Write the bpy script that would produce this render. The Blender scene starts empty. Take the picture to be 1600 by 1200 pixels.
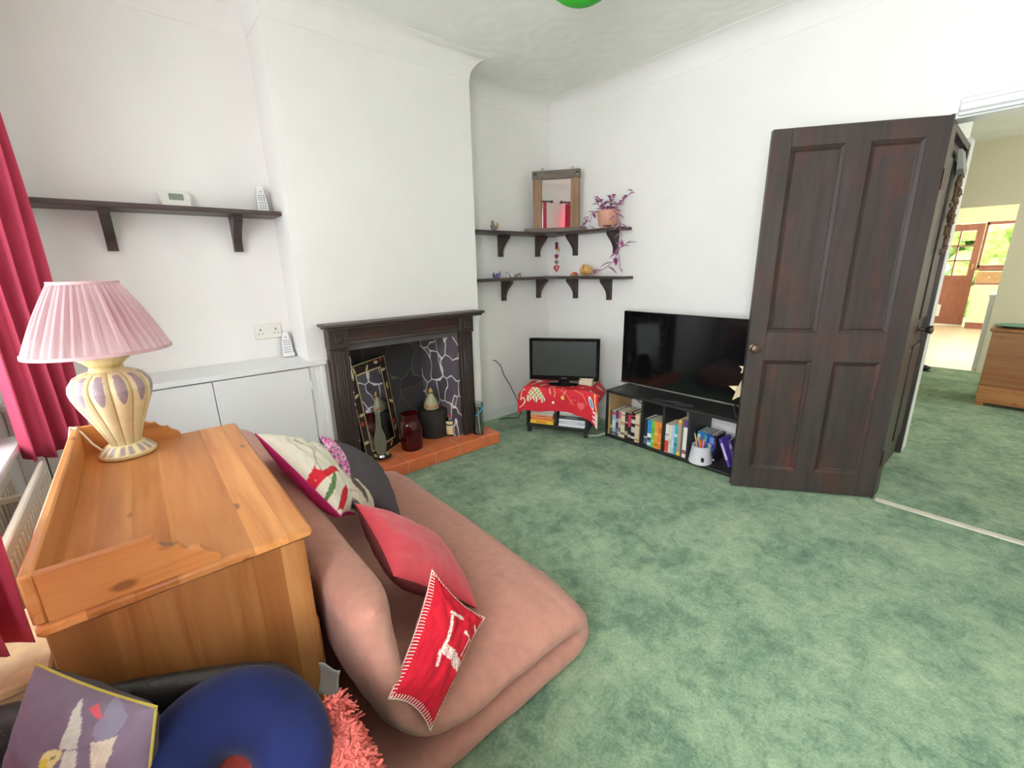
import bpy, bmesh, math, random
from math import sin, cos, pi, radians as RD
from mathutils import Vector as V, Matrix, noise
random.seed(7)
SC = bpy.context.scene
COL = SC.collection

# ------------------------------------------------------------------ camera
cd = bpy.data.cameras.new('camera'); cam = bpy.data.objects.new('camera', cd); COL.objects.link(cam)
cd.sensor_fit = 'HORIZONTAL'; cd.sensor_width = 36.0; cd.lens = 36.0 * 680 / 1600; cd.clip_start = 0.05; cd.clip_end = 200
_f = V((0.62493518, 0.73657782, -0.258668)); _r = V((0.75878532, -0.65101462, -0.02061055)); _u = V((0.18357793, 0.18339322, 0.96574638))
cam.matrix_world = Matrix(((_r.x, _u.x, -_f.x, 0), (_r.y, _u.y, -_f.y, 0), (_r.z, _u.z, -_f.z, 1.335), (0, 0, 0, 1)))
SC.camera = cam
# ------------------------------------------------------------------ colour management, sky, lights
SC.view_settings.view_transform = 'Standard'; SC.view_settings.look = 'None'
SC.view_settings.gamma = 1.0; SC.view_settings.use_curve_mapping = False
SC.view_settings.exposure = 0.38
SC.cycles.max_bounces = 10; SC.cycles.diffuse_bounces = 6; SC.cycles.transparent_max_bounces = 16
SC.cycles.use_denoising = True
SC.cycles.sample_clamp_indirect = 6.0
W = bpy.data.worlds.new('daylight'); SC.world = W; W.use_nodes = True
_bg = W.node_tree.nodes['Background']; _bg.inputs[0].default_value = (0.86, 0.93, 1.0, 1); _bg.inputs[1].default_value = 2.0


def area(name, loc, rot, sx, sy, power, col=(1, 1, 1)):
    d = bpy.data.lights.new(name, 'AREA'); d.shape = 'RECTANGLE'; d.size = sx; d.size_y = sy; d.energy = power; d.color = col
    o = bpy.data.objects.new(name, d); COL.objects.link(o); o.location = loc; o.rotation_euler = rot
    return o


# daylight from outside: through the windows, and through unseen side gaps added beyond
area('window_daylight', (-1.0, 1.72, 1.6), (0, RD(-90), 0), 1.6, 1.5, 50, (0.93, 0.97, 1.0))
area('window_daylight', (-1.0, -0.05, 1.6), (0, RD(-90), 0), 1.6, 1.5, 225, (0.94, 0.97, 1.0))
area('window_daylight', (5.9, -2.9, 1.5), (RD(90), 0, 0), 2.0, 1.6, 62, (1.0, 0.97, 0.9))  # added to light the dining room through an unseen side gap
area('window_daylight', (13.2, 0.2, 1.6), (0, RD(90), 0), 1.5, 2.0, 95, (1.0, 1.0, 0.97))
area('window_daylight', (10.0, -2.0, 1.5), (RD(90), 0, 0), 2.0, 1.5, 75, (1.0, 0.98, 0.95))  # extra kitchen light, outside an added unglazed gap out of view
_s = bpy.data.lights.new('sun', 'SUN'); _s.energy = 5.0; _s.angle = RD(2); _so = bpy.data.objects.new('sun', _s); COL.objects.link(_so)
_so.rotation_euler = V((0.25, -0.55, -0.8)).to_track_quat('-Z', 'Y').to_euler()   # falls on the garden behind the house


# ------------------------------------------------------------------ colours and materials
def lin(c):
    c /= 255.0
    return c / 12.92 if c <= 0.04045 else ((c + 0.055) / 1.055) ** 2.4


def H(r, g, b): return (lin(r), lin(g), lin(b), 1.0)


class NT:
    def __init__(s, name):
        s.m = bpy.data.materials.new(name); s.m.use_nodes = True; s.t = s.m.node_tree; s.n = s.t.nodes; s.l = s.t.links
        s.p = s.n['Principled BSDF']; s.out = s.n['Material Output']

    def new(s, typ, **kw):
        n = s.n.new(typ)
        for k, v in kw.items():
            if k.startswith('i_'):
                n.inputs[k[2:].replace('_', ' ')].default_value = v
            else: setattr(n, k, v)
        return n

    def link(s, a, b): s.l.new(a, b)

    def coord(s, scale=(1, 1, 1), rot=(0, 0, 0), kind='Object', loc=(0, 0, 0)):
        tc = s.new('ShaderNodeTexCoord'); mp = s.new('ShaderNodeMapping')
        mp.inputs['Scale'].default_value = scale; mp.inputs['Rotation'].default_value = rot; mp.inputs['Location'].default_value = loc
        s.link(tc.outputs[kind], mp.inputs['Vector']); return mp.outputs[0]

    def noise(s, vec, scale=5, detail=4, rough=0.55, dist=0):
        n = s.new('ShaderNodeTexNoise'); n.inputs['Scale'].default_value = scale; n.inputs['Detail'].default_value = detail
        n.inputs['Roughness'].default_value = rough; n.inputs['Distortion'].default_value = dist
        s.link(vec, n.inputs['Vector']); return n.outputs['Fac']

    def ramp(s, fac, stops):
        r = s.new('ShaderNodeValToRGB'); e = r.color_ramp.elements
        while len(e) < len(stops): e.new(0.5)
        for i, (p, c) in enumerate(stops): e[i].position = p; e[i].color = c
        s.link(fac, r.inputs[0]); return r.outputs[0]

    def mix(s, fac, a, b, mode='MIX'):
        m = s.new('ShaderNodeMix'); m.data_type = 'RGBA'; m.blend_type = mode
        for sock, val in ((m.inputs[0], fac), (m.inputs[6], a), (m.inputs[7], b)):
            if hasattr(val, 'is_linked'): s.link(val, sock)
            else: sock.default_value = val
        return m.outputs[2]

    def math(s, op, a, b=0.0):
        m = s.new('ShaderNodeMath'); m.operation = op
        for sock, val in ((m.inputs[0], a), (m.inputs[1], b)):
            if hasattr(val, 'is_linked'): s.link(val, sock)
            else: sock.default_value = val
        return m.outputs[0]

    def bump(s, h, strength=0.2, dist=0.01):
        b = s.new('ShaderNodeBump'); b.inputs['Strength'].default_value = strength; b.inputs['Distance'].default_value = dist
        s.link(h, b.inputs['Height']); s.link(b.outputs[0], s.p.inputs['Normal'])

    def base(s, c):
        if hasattr(c, 'is_linked'): s.link(c, s.p.inputs['Base Color'])
        else: s.p.inputs['Base Color'].default_value = c

    def set(s, rough=0.6, metal=0.0, spec=0.5, **kw):
        s.p.inputs['Roughness'].default_value = rough; s.p.inputs['Metallic'].default_value = metal
        s.p.inputs['Specular IOR Level'].default_value = spec
        for k, v in kw.items(): s.p.inputs[k.replace('_', ' ')].default_value = v
        return s.m


_cache = {}


def plain(name, c, rough=0.6, metal=0.0, spec=0.5, var=0.12, scale=12, bump=0.0, bscale=200, stretch=(1, 1, 1), **kw):
    """a colour with a little procedural variation and grain"""
    if name in _cache: return _cache[name]
    t = NT(name); v = t.coord(stretch)
    n = t.noise(v, scale, 4)
    lo = tuple(x * (1 - var) for x in c[:3]) + (1,); hi = tuple(min(1, x * (1 + var)) for x in c[:3]) + (1,)
    t.base(t.ramp(n, [(0.3, lo), (0.7, hi)]))
    if bump: t.bump(t.noise(v, bscale, 3), bump, 0.004)
    _cache[name] = t.set(rough, metal, spec, **kw); return _cache[name]


def painted(name, rough=0.8, spec=0.3, bump=0.15, bscale=250, **kw):
    """colours come from the mesh's own Col attribute (a printed or woven pattern)"""
    if name in _cache: return _cache[name]
    t = NT(name); a = t.new('ShaderNodeAttribute'); a.attribute_name = 'Col'
    v = t.coord(); n = t.noise(v, 40, 3)
    t.base(t.mix(1.0, a.outputs['Color'], t.ramp(n, [(0.3, (.9, .9, .9, 1)), (0.7, (1, 1, 1, 1))]), 'MULTIPLY'))
    if bump: t.bump(t.noise(v, bscale, 2), bump, 0.003)
    _cache[name] = t.set(rough, 0, spec, **kw); return _cache[name]


def pine(name, plank, grain, width=0.095, tone=1.0):
    """glued pine boards: plank = axis across the boards, grain = axis along them"""
    t = NT(name); tc = t.new('ShaderNodeTexCoord'); sep = t.new('ShaderNodeSeparateXYZ'); t.link(tc.outputs['Object'], sep.inputs[0])
    k = t.math('FLOOR', t.math('DIVIDE', t.math('ADD', sep.outputs[plank], 10.013), width))
    wn = t.new('ShaderNodeTexWhiteNoise'); wn.noise_dimensions = '1D'; t.link(k, wn.inputs['W'])
    off = t.new('ShaderNodeCombineXYZ')
    for i in range(3): t.link(t.math('MULTIPLY', wn.outputs['Value'], 7.0 + 3 * i), off.inputs[i])
    add = t.new('ShaderNodeVectorMath'); add.operation = 'ADD'; t.link(tc.outputs['Object'], add.inputs[0]); t.link(off.outputs[0], add.inputs[1])

    def mp(sc):
        m = t.new('ShaderNodeMapping'); m.inputs['Scale'].default_value = sc; t.link(add.outputs[0], m.inputs[0]); return m.outputs[0]
    sc = [26.0, 26.0, 26.0]; sc[grain] = 1.6
    g = t.noise(mp(sc), 1.0, 5, 0.6, 0.6)
    sc2 = [6.0, 6.0, 6.0]; sc2[grain] = 1.1
    g2 = t.noise(mp(sc2), 1.0, 2, 0.5, 1.2)
    c = lambda r, gg, b: H(r * tone, gg * tone, b * tone)
    col = t.ramp(g, [(0.25, c(168, 100, 50)), (0.5, c(202, 138, 80)), (0.75, c(218, 158, 98))])
    tint = t.ramp(wn.outputs['Value'], [(0.0, (0.66, 0.58, 0.50, 1)), (0.5, (0.94, 0.91, 0.87, 1)), (1.0, (1.2, 1.18, 1.12, 1))])
    col = t.mix(1.0, col, tint, 'MULTIPLY')
    col = t.mix(t.ramp(g2, [(0.45, (0, 0, 0, 1)), (0.7, (0.45, 0.45, 0.45, 1))]), col, c(180, 108, 56))
    vo = t.new('ShaderNodeTexVoronoi'); sc3 = [13.0, 13.0, 13.0]; sc3[grain] = 6.5; t.link(mp(sc3), vo.inputs['Vector']); vo.inputs['Scale'].default_value = 1.0
    knot = t.math('MULTIPLY', t.ramp(vo.outputs['Distance'], [(0.08, (1, 1, 1, 1)), (0.15, (0, 0, 0, 1))]), t.math('GREATER_THAN', t.noise(vo.outputs['Position'], 31.7, 0), 0.44))
    col = t.mix(t.math('MULTIPLY', knot, 0.7), col, c(110, 58, 30))
    t.base(col); t.bump(g, 0.06, 0.002)
    _cache[name] = t.set(0.38, 0, 0.4); return t.m


def dark_wood(name, grain=2, red=0.5, base=(62, 52, 48), rough=0.42):
    t = NT(name); sc = [30.0, 30.0, 30.0]; sc[grain] = 2.0
    g = t.noise(t.coord(tuple(sc)), 1.0, 5, 0.6, 0.4)
    sc2 = [7.0, 7.0, 7.0]; sc2[grain] = 3.0
    p = t.noise(t.coord(tuple(sc2)), 1.0, 4, 0.65)
    b = base
    col = t.ramp(g, [(0.3, H(b[0] * .75, b[1] * .75, b[2] * .75)), (0.7, H(*b))])
    worn = t.ramp(p, [(0.5, (0, 0, 0, 1)), (0.75, (red, red, red, 1))])
    t.base(t.mix(worn, col, H(98, 52, 44))); t.bump(g, 0.15, 0.002)
    _cache[name] = t.set(rough, 0, 0.42); return t.m


def glass(name, tint, alpha=0.35, rough=0.03):
    """thin clear glass: part transparent, part glossy"""
    t = NT(name); t.n.remove(t.p)
    tr = t.new('ShaderNodeBsdfTransparent'); tr.inputs[0].default_value = tint
    gl = t.new('ShaderNodeBsdfGlossy'); gl.inputs['Roughness'].default_value = rough; gl.inputs[0].default_value = (0.9, 0.9, 0.9, 1)
    lw = t.new('ShaderNodeLayerWeight'); lw.inputs[0].default_value = alpha
    mx = t.new('ShaderNodeMixShader'); t.link(lw.outputs['Fresnel'], mx.inputs[0]); t.link(tr.outputs[0], mx.inputs[1]); t.link(gl.outputs[0], mx.inputs[2])
    t.link(mx.outputs[0], t.out.inputs[0]); _cache[name] = t.m; return t.m


def sheer(name, col, clear=0.4, pattern=True, lace=30, through=0.5):
    """net or pleated cloth that lets light through"""
    t = NT(name); t.n.remove(t.p)
    d = t.new('ShaderNodeBsdfDiffuse'); d.inputs[0].default_value = col
    tl = t.new('ShaderNodeBsdfTranslucent'); tl.inputs[0].default_value = col
    m1 = t.new('ShaderNodeMixShader'); m1.inputs[0].default_value = through; t.link(d.outputs[0], m1.inputs[1]); t.link(tl.outputs[0], m1.inputs[2])
    tr = t.new('ShaderNodeBsdfTransparent'); m2 = t.new('ShaderNodeMixShader')
    if pattern:
        vo = t.new('ShaderNodeTexVoronoi'); vo.inputs['Scale'].default_value = lace; t.link(t.coord(), vo.inputs['Vector'])
        r = t.ramp(vo.outputs['Distance'], [(0.25, (0.1, 0.1, 0.1, 1)), (0.45, (clear, clear, clear, 1))]); t.link(r, m2.inputs[0])
    else: m2.inputs[0].default_value = clear
    t.link(m1.outputs[0], m2.inputs[1]); t.link(tr.outputs[0], m2.inputs[2]); t.link(m2.outputs[0], t.out.inputs[0]); _cache[name] = t.m; return t.m


def emit(name, col, s):
    t = NT(name); t.n.remove(t.p); e = t.new('ShaderNodeEmission'); e.inputs[0].default_value = col; e.inputs[1].default_value = s
    t.link(e.outputs[0], t.out.inputs[0]); return t.m


def m_carpet():
    t = NT('green_carpet'); v = t.coord()
    a = t.noise(v, 3.2, 3, 0.6, 0.5); b = t.noise(v, 16, 4, 0.7, 0.6); c = t.noise(v, 95, 4, 0.8)
    s = t.math('ADD', t.math('ADD', t.math('MULTIPLY', a, 0.34), t.math('MULTIPLY', b, 0.34)), t.math('MULTIPLY', c, 0.32))
    t.base(t.ramp(s, [(0.34, H(76, 104, 86)), (0.45, H(116, 146, 118)), (0.54, H(150, 176, 142)), (0.66, H(188, 204, 166))]))
    t.bump(c, 0.7, 0.012)
    return t.set(0.95, 0, 0.15, Sheen_Weight=0.15)


def m_ceiling():
    t = NT('swirled_ceiling_plaster'); v = t.coord()
    w = t.new('ShaderNodeTexVoronoi'); w.inputs['Scale'].default_value = 3.2; w.inputs['Randomness'].default_value = 0.9; t.link(v, w.inputs['Vector'])
    w.distance = 'EUCLIDEAN'
    wave = t.math('SINE', t.math('MULTIPLY', w.outputs['Distance'], 22.0))
    n = t.noise(v, 4, 3)
    t.base(t.ramp(n, [(0.3, H(236, 236, 230)), (0.7, H(242, 242, 236))])); t.bump(t.math('MULTIPLY', wave, n), 0.16, 0.01)
    return t.set(0.9, 0, 0.2)


def m_stone(name, c1, c2, mortar, scale=4.5, wd=0.035, sy=1.0):
    t = NT(name); v = t.coord((1, 1, sy)); nz = t.new('ShaderNodeTexNoise'); nz.inputs['Scale'].default_value = 6; t.link(v, nz.inputs['Vector'])
    wv = t.new('ShaderNodeVectorMath'); wv.operation = 'MULTIPLY_ADD'; t.link(nz.outputs['Color'], wv.inputs[0]); wv.inputs[1].default_value = (.12, .12, .12); t.link(v, wv.inputs[2])
    vo = t.new('ShaderNodeTexVoronoi'); vo.feature = 'DISTANCE_TO_EDGE'; vo.inputs['Scale'].default_value = scale; t.link(wv.outputs[0], vo.inputs['Vector'])
    vc = t.new('ShaderNodeTexVoronoi'); vc.inputs['Scale'].default_value = scale; t.link(wv.outputs[0], vc.inputs['Vector'])
    rgb = t.new('ShaderNodeRGBToBW'); t.link(vc.outputs['Color'], rgb.inputs[0])
    stone = t.ramp(rgb.outputs[0], [(0.2, c1), (0.8, c2)])
    t.base(t.mix(t.ramp(vo.outputs['Distance'], [(wd * 0.5, (1, 1, 1, 1)), (wd, (0, 0, 0, 1))]), stone, mortar))
    t.bump(vo.outputs['Distance'], 0.3, 0.01)
    return t.set(0.75, 0, 0.3)


def m_tiles():
    t = NT('terracotta_tiles'); tc = t.new('ShaderNodeTexCoord'); sep = t.new('ShaderNodeSeparateXYZ'); t.link(tc.outputs['Object'], sep.inputs[0])

    def joint(ax, w, o):
        fr = t.math('FRACT', t.math('DIVIDE', t.math('ADD', sep.outputs[ax], 10 + o), w)); return t.math('LESS_THAN', t.math('ABSOLUTE', t.math('SUBTRACT', fr, 0.5)), 0.012 / w * 0.22)
    j = t.math('MAXIMUM', joint(0, 0.21, 0.03), joint(1, 0.21, 0.075))
    n = t.noise(t.coord(), 9, 4)
    t.base(t.mix(j, t.ramp(n, [(0.3, H(206, 104, 64)), (0.7, H(226, 128, 80))]), H(206, 160, 128)))
    return t.set(0.32, 0, 0.5)


M = dict(
    wall=plain('white_wall_paint', H(241, 239, 236), 0.85, var=0.015, scale=3, bump=0.06, bscale=60, spec=0.2),
    gloss=plain('white_gloss_paint', H(232, 232, 232), 0.35, var=0.015, scale=6),
    coving=plain('white_coving_paint', H(241, 239, 236), 0.85, var=0.01, spec=0.2),
    beige=plain('beige_wall_paint', H(212, 205, 178), 0.85, var=0.02, scale=3, spec=0.2),
    cream=plain('cream_kitchen_paint', H(240, 230, 200), 0.7, var=0.02, scale=3),
    ceiling=m_ceiling(), carpet=m_carpet(), tiles=m_tiles(),
    soot=m_stone('sooty_black_stone', H(52, 50, 52), H(68, 65, 68), H(98, 94, 92), 5.5, 0.018),
    slate=m_stone('slate_stone_with_white_joints', H(78, 70, 78), H(98, 90, 98), H(225, 222, 220), 9.5, 0.036, 0.62),
    lintelstone=plain('grey_lintel_stone', H(88, 84, 84), 0.75, var=0.15, bump=0.2),
    vinyl=plain('pale_vinyl_flooring', H(226, 212, 186), 0.35, var=0.06, scale=5, stretch=(1, 6, 1)),
    door=dark_wood('dark_stained_door_wood', 2, 0.5, (70, 60, 58), 0.4),
    doorpanel=dark_wood('worn_dark_door_panel', 2, 0.75, (68, 57, 55), 0.4),
    shelfx=dark_wood('dark_shelf_wood', 0, 0.25, (84, 70, 68), 0.4), shelfy=dark_wood('dark_shelf_wood_grain', 1, 0.25, (84, 70, 68), 0.4),
    bracket=dark_wood('dark_bracket_wood', 2, 0.35, (72, 58, 58), 0.35),
    mantel=dark_wood('mahogany_stain', 2, 0.45, (66, 54, 50), 0.4), mantelred=dark_wood('reddish_mahogany', 0, 0.7, (74, 52, 48), 0.4),
    mantelx=dark_wood('mahogany_rail', 0, 0.3, (78, 68, 64), 0.4),
    pinetop=pine('pine_boards_lengthwise', 0, 1, 0.062), pineside_shaded=pine('pine_boards_upright_shaded', 0, 2, 0.054, 0.84), pinerail=pine('pine_rail_grain', 2, 1, 0.2),  # upright boards: the same pine made darker, side shade put into the colour
    pineend=pine('pine_end_rail', 2, 0, 0.2), pinebox=plain('pale_pine_boards', H(222, 190, 140), 0.5, var=0.16, scale=3, stretch=(9, 9, .5)), darkbtn=plain('dark_grey_rubber', H(62, 62, 66), 0.6),
    sidewood=pine('reddish_pine_sideboard', 2, 1, 0.2, 0.86),
    black=plain('matt_black_laminate', H(38, 36, 36), 0.45, var=0.1), blackgloss=plain('gloss_black_plastic', H(16, 16, 18), 0.12, var=0.05),
    screen=plain('dark_screen_glass', H(12, 13, 16), 0.06, var=0.05, spec=0.6), screenmatt=plain('matt_grey_screen', H(52, 56, 54), 0.35, var=0.03, spec=0.4),
    silver=plain('brushed_silver', H(170, 170, 168), 0.3, 0.9), chrome=plain('polished_silver', H(200, 200, 196), 0.15, 1.0),
    brass=plain('old_brass_knob', H(92, 74, 62), 0.35, 0.7),
    white=plain('white_plastic', H(235, 236, 234), 0.4, var=0.01), ivory=plain('ivory_plastic', H(236, 235, 226), 0.45, var=0.01),
    lcd=plain('grey_green_display', H(140, 148, 136), 0.3, var=0.03), greybtn=plain('grey_rubber', H(120, 126, 150), 0.6),
    futon=plain('brown_futon_cotton', H(180, 129, 113), 0.95, var=0.08, scale=30, bump=0.35, bscale=300, spec=0.15, Sheen_Weight=0.2),
    leather=plain('black_leather', H(36, 34, 33), 0.35, var=0.2, scale=60, bump=0.5, bscale=160),
    navy=plain('navy_velour', H(19, 30, 76), 0.85, var=0.35, scale=7, bump=0.1, spec=0.2, Sheen_Weight=0.12),
    redvelvet=plain('coral_red_velvet', H(206, 66, 78), 0.8, var=0.12, scale=6, spec=0.2, Sheen_Weight=0.3), redback=plain('dark_red_cotton', H(112, 46, 44), 0.9),
    charcoal=plain('charcoal_cotton', H(78, 72, 76), 0.9, var=0.06, bump=0.2), magenta=plain('magenta_cotton', H(190, 24, 104), 0.8, var=0.08),
    curtain=sheer('crimson_curtain_cloth', H(214, 88, 114), 0.0, False, through=0.16),
    cerise=painted('printed_cushion_cloth'), tablecloth=painted('printed_red_cloth', 0.7), ceramic=painted('glazed_ceramic', 0.35, 0.5, 0.0),
    bookcover=painted('printed_book_cover', 0.45, 0.4, 0.0), paper=plain('book_page_paper', H(226, 214, 188), 0.9, var=0.08, scale=60, stretch=(1, 20, 1)),
    figure=painted('painted_ornament', 0.4, 0.5, 0.0), mframe=painted('painted_mirror_frame', 0.5, 0.4, 0.0),
    shag=plain('coral_shaggy_yarn', H(206, 104, 94), 0.95, var=0.3, scale=25, spec=0.1),
    mirror=plain('mirror_silver', H(225, 228, 228), 0.02, 1.0, var=0.0),
    oldwood=plain('weathered_timber', H(150, 118, 92), 0.8, var=0.25, scale=6, stretch=(6, 6, 1), bump=0.4, bscale=30),
    greywood=plain('grey_weathered_timber', H(112, 100, 90), 0.8, var=0.25, scale=6, stretch=(1, 6, 6), bump=0.4, bscale=30),
    pot=plain('peach_ceramic_pot', H(205, 150, 128), 0.5, var=0.08), leaf=painted('purple_striped_leaf', 0.45), stem=plain('mauve_stem', H(168, 112, 138), 0.6),
    redglass=plain('ruby_glass', H(110, 12, 26), 0.06, var=0.1, Transmission_Weight=0.75), clear=glass('clear_glass', (0.86, 0.89, 0.85, 1), 0.35),
    blueglass=glass('smoky_streaked_glass', (0.74, 0.79, 0.84, 1), 0.45, 0.1), smoky=sheer('smoky_vase_glass', H(150, 160, 168), 0.45, False), cloudy=sheer('cloudy_bottle_glass', H(176, 180, 160), 0.52, False), blueswirl=plain('turquoise_glass', H(60, 150, 190), 0.1),
    greenglass=plain('dark_green_bottle_glass', H(22, 30, 22), 0.08), pane=glass('window_glass', (0.97, 0.99, 0.98, 1), 0.12),
    net=sheer('lace_net', (0.9, 0.9, 0.9, 1), 0.55), shade=sheer('pink_pleated_silk', H(226, 202, 206), 0.0, False), shadetrim=plain('pink_braid', H(218, 186, 188), 0.8),
    hat=plain('black_card', H(40, 38, 38), 0.6, var=0.15), green=plain('green_paper_lantern', H(40, 176, 24), 0.6, var=0.1, Subsurface_Weight=0.2),
    plate=plain('green_glazed_plate', H(92, 140, 122), 0.35), shoe=plain('black_shoe_leather', H(24, 24, 28), 0.4),
    brown=plain('red_brown_door_paint', H(158, 104, 88), 0.4, var=0.15, scale=5, stretch=(4, 4, 1)), foliage=plain('garden_foliage', H(168, 196, 124), 0.8, var=0.45, scale=9),
    cable=plain('black_cable_rubber', H(24, 24, 24), 0.5), whitecable=plain('white_cable_rubber', H(225, 225, 220), 0.5), redcable=plain('red_ribbon_cord', H(170, 30, 44), 0.6),
    tan=plain('tan_board', H(188, 152, 106), 0.7), straw=plain('pale_straw_stripes', H(226, 204, 168), 0.8, var=0.35, scale=60, stretch=(1, 1, 0.2)),
    basket=plain('white_plastic_tub', H(222, 220, 228), 0.5, var=0.03), stitch=plain('cream_wool_stitching', H(236, 226, 212), 0.9),
    yellowtrim=plain('mustard_piping', H(184, 172, 76), 0.8), gold=plain('gold_cap', H(196, 164, 96), 0.35, 0.6), cream2=plain('cream_label_paper', H(232, 218, 170), 0.7),
    redlabel=plain('red_label_paper', H(190, 40, 40), 0.6), threshold=plain('cream_threshold_strip', H(214, 212, 194), 0.4, 0.2),
    radiator=plain('white_radiator_enamel', H(232, 226, 208), 0.4, var=0.01), dried=plain('dried_brown_flowers', H(112, 88, 66), 0.9, var=0.4, scale=30),
    grey=plain('grey_plastic_film', H(150, 152, 146), 0.35), soil=plain('potting_soil', H(50, 40, 34), 0.95), heart=painted('painted_heart_beads', 0.4, 0.5, 0),
    bluelamp=plain('blue_lamp_glass', H(90, 150, 220), 0.3), orange=plain('orange_plastic', H(240, 110, 30), 0.4),
)


# ------------------------------------------------------------------ mesh helpers
class MB:
    def __init__(s): s.v = []; s.f = []; s.m = []; s.c = []

    def add(s, vs, fs, mi=0, col=(1, 1, 1), T=None):
        o = len(s.v)
        for i, p in enumerate(vs):
            p = V(p); s.v.append(T @ p if T is not None else p)
            s.c.append(col[i] if isinstance(col, list) else col)
        for k, f in enumerate(fs):
            s.f.append([i + o for i in f]); s.m.append(mi[k] if isinstance(mi, list) else mi)
        return s

    def box(s, c, d, mi=0, b=0.0, T=None, col=(1, 1, 1)):
        """box at centre c with size d and chamfer b"""
        hx, hy, hz = d[0] / 2, d[1] / 2, d[2] / 2; b = min(b, hx * .9, hy * .9, hz * .9); vs = []; fs = []
        TT = Matrix.Translation(V(c)) if T is None else T @ Matrix.Translation(V(c))
        if b <= 0:
            vs = [(x, y, z) for x in (-hx, hx) for y in (-hy, hy) for z in (-hz, hz)]
            fs = [(0, 1, 3, 2), (4, 6, 7, 5), (0, 4, 5, 1), (2, 3, 7, 6), (0, 2, 6, 4), (1, 5, 7, 3)]
            return s.add(vs, fs, mi, col, TT)
        idx = {}
        for sx in (-1, 1):
            for sy in (-1, 1):
                for sz in (-1, 1):
                    for ax in range(3):
                        p = [sx * (hx - b), sy * (hy - b), sz * (hz - b)]; p[ax] = (sx * hx, sy * hy, sz * hz)[ax]
                        idx[sx, sy, sz, ax] = len(vs); vs.append(tuple(p))
        for ax in range(3):
            o = [a for a in range(3) if a != ax]
            for sg in (-1, 1):
                q = []
                for a, bb in ((-1, -1), (1, -1), (1, 1), (-1, 1)):
                    k = [0, 0, 0]; k[ax] = sg; k[o[0]] = a; k[o[1]] = bb; q.append(idx[k[0], k[1], k[2], ax])
                fs.append(q)
        for ax in range(3):
            o = [a for a in range(3) if a != ax]
            for a in (-1, 1):
                for bb in (-1, 1):
                    q = []
                    for sg, face in ((-1, o[0]), (1, o[0]), (1, o[1]), (-1, o[1])):
                        k = [0, 0, 0]; k[ax] = sg; k[o[0]] = a; k[o[1]] = bb; q.append(idx[k[0], k[1], k[2], face])
                    fs.append(q)
        for sx in (-1, 1):
            for sy in (-1, 1):
                for sz in (-1, 1): fs.append([idx[sx, sy, sz, a] for a in range(3)])
        return s.add(vs, fs, mi, col, TT)

    def bb(s, x0, x1, y0, y1, z0, z1, mi=0, b=0.0, T=None, col=(1, 1, 1)):
        return s.box(((x0 + x1) / 2, (y0 + y1) / 2, (z0 + z1) / 2), (abs(x1 - x0), abs(y1 - y0), abs(z1 - z0)), mi, b, T, col)

    def tube(s, pts, r, n=8, mi=0, col=(1, 1, 1), closed=False, T=None):
        pts = [V(p) for p in pts]; N = len(pts); vs = []; fs = []; up = V((0, 0, 1))
        rr = r if isinstance(r, (list, tuple)) else [r] * N
        for i, p in enumerate(pts):
            a = pts[(i - 1) % N] if closed or i else p; b = pts[(i + 1) % N] if closed or i < N - 1 else p
            d = (b - a).normalized() if (b - a).length > 1e-9 else V((0, 0, 1))
            x = d.cross(up)
            if x.length < 1e-3: x = d.cross(V((1, 0, 0)))
            x.normalize(); y = d.cross(x)
            vs += [p + (x * cos(2 * pi * k / n) + y * sin(2 * pi * k / n)) * rr[i] for k in range(n)]
        for i in range(N if closed else N - 1):
            for k in range(n):
                j = (i + 1) % N; fs.append((i * n + k, i * n + (k + 1) % n, j * n + (k + 1) % n, j * n + k))
        if not closed: fs += [tuple(range(n)), tuple(range((N - 1) * n, N * n))[::-1]]
        return s.add(vs, fs, mi, col, T)

    def lathe(s, prof, n=32, mi=0, mod=None, colf=None, T=None, cap=True):
        vs = []; fs = []; cs = []; N = len(prof)
        for i, (r, z) in enumerate(prof):
            for k in range(n):
                a = 2 * pi * k / n; q = r * (mod(a, i / (N - 1), r) if mod else 1)
                vs.append((q * cos(a), q * sin(a), z)); cs.append(colf(a, i / (N - 1), z) if colf else (1, 1, 1))
        for i in range(N - 1):
            for k in range(n): fs.append((i * n + k, i * n + (k + 1) % n, (i + 1) * n + (k + 1) % n, (i + 1) * n + k))
        if cap: fs += [tuple(range(n))[::-1], tuple(range((N - 1) * n, N * n))]
        return s.add(vs, fs, mi, cs, T)

    def prism(s, outline, depth, mi=0, T=None, col=(1, 1, 1)):
        """outline in local xz, extruded along +y"""
        n = len(outline); vs = [(x, 0, z) for x, z in outline] + [(x, depth, z) for x, z in outline]
        fs = [tuple(range(n)), tuple(range(n, 2 * n))[::-1]] + [(i, i + n, (i + 1) % n + n, (i + 1) % n) for i in range(n)]
        return s.add(vs, fs, mi, col, T)

    def grid(s, fn, nu, nv, mi=0, colf=None, T=None, wrapu=False):
        vs = []; cs = []; fs = []
        for j in range(nv + 1):
            for i in range(nu + (0 if wrapu else 1)):
                u, v = i / nu, j / nv; vs.append(fn(u, v)); cs.append(colf(u, v) if colf else (1, 1, 1))
        w = nu if wrapu else nu + 1
        for j in range(nv):
            for i in range(nu):
                i2 = (i + 1) % w; fs.append((j * w + i, j * w + i2, (j + 1) * w + i2, (j + 1) * w + i))
        return s.add(vs, fs, mi, cs, T)

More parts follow.
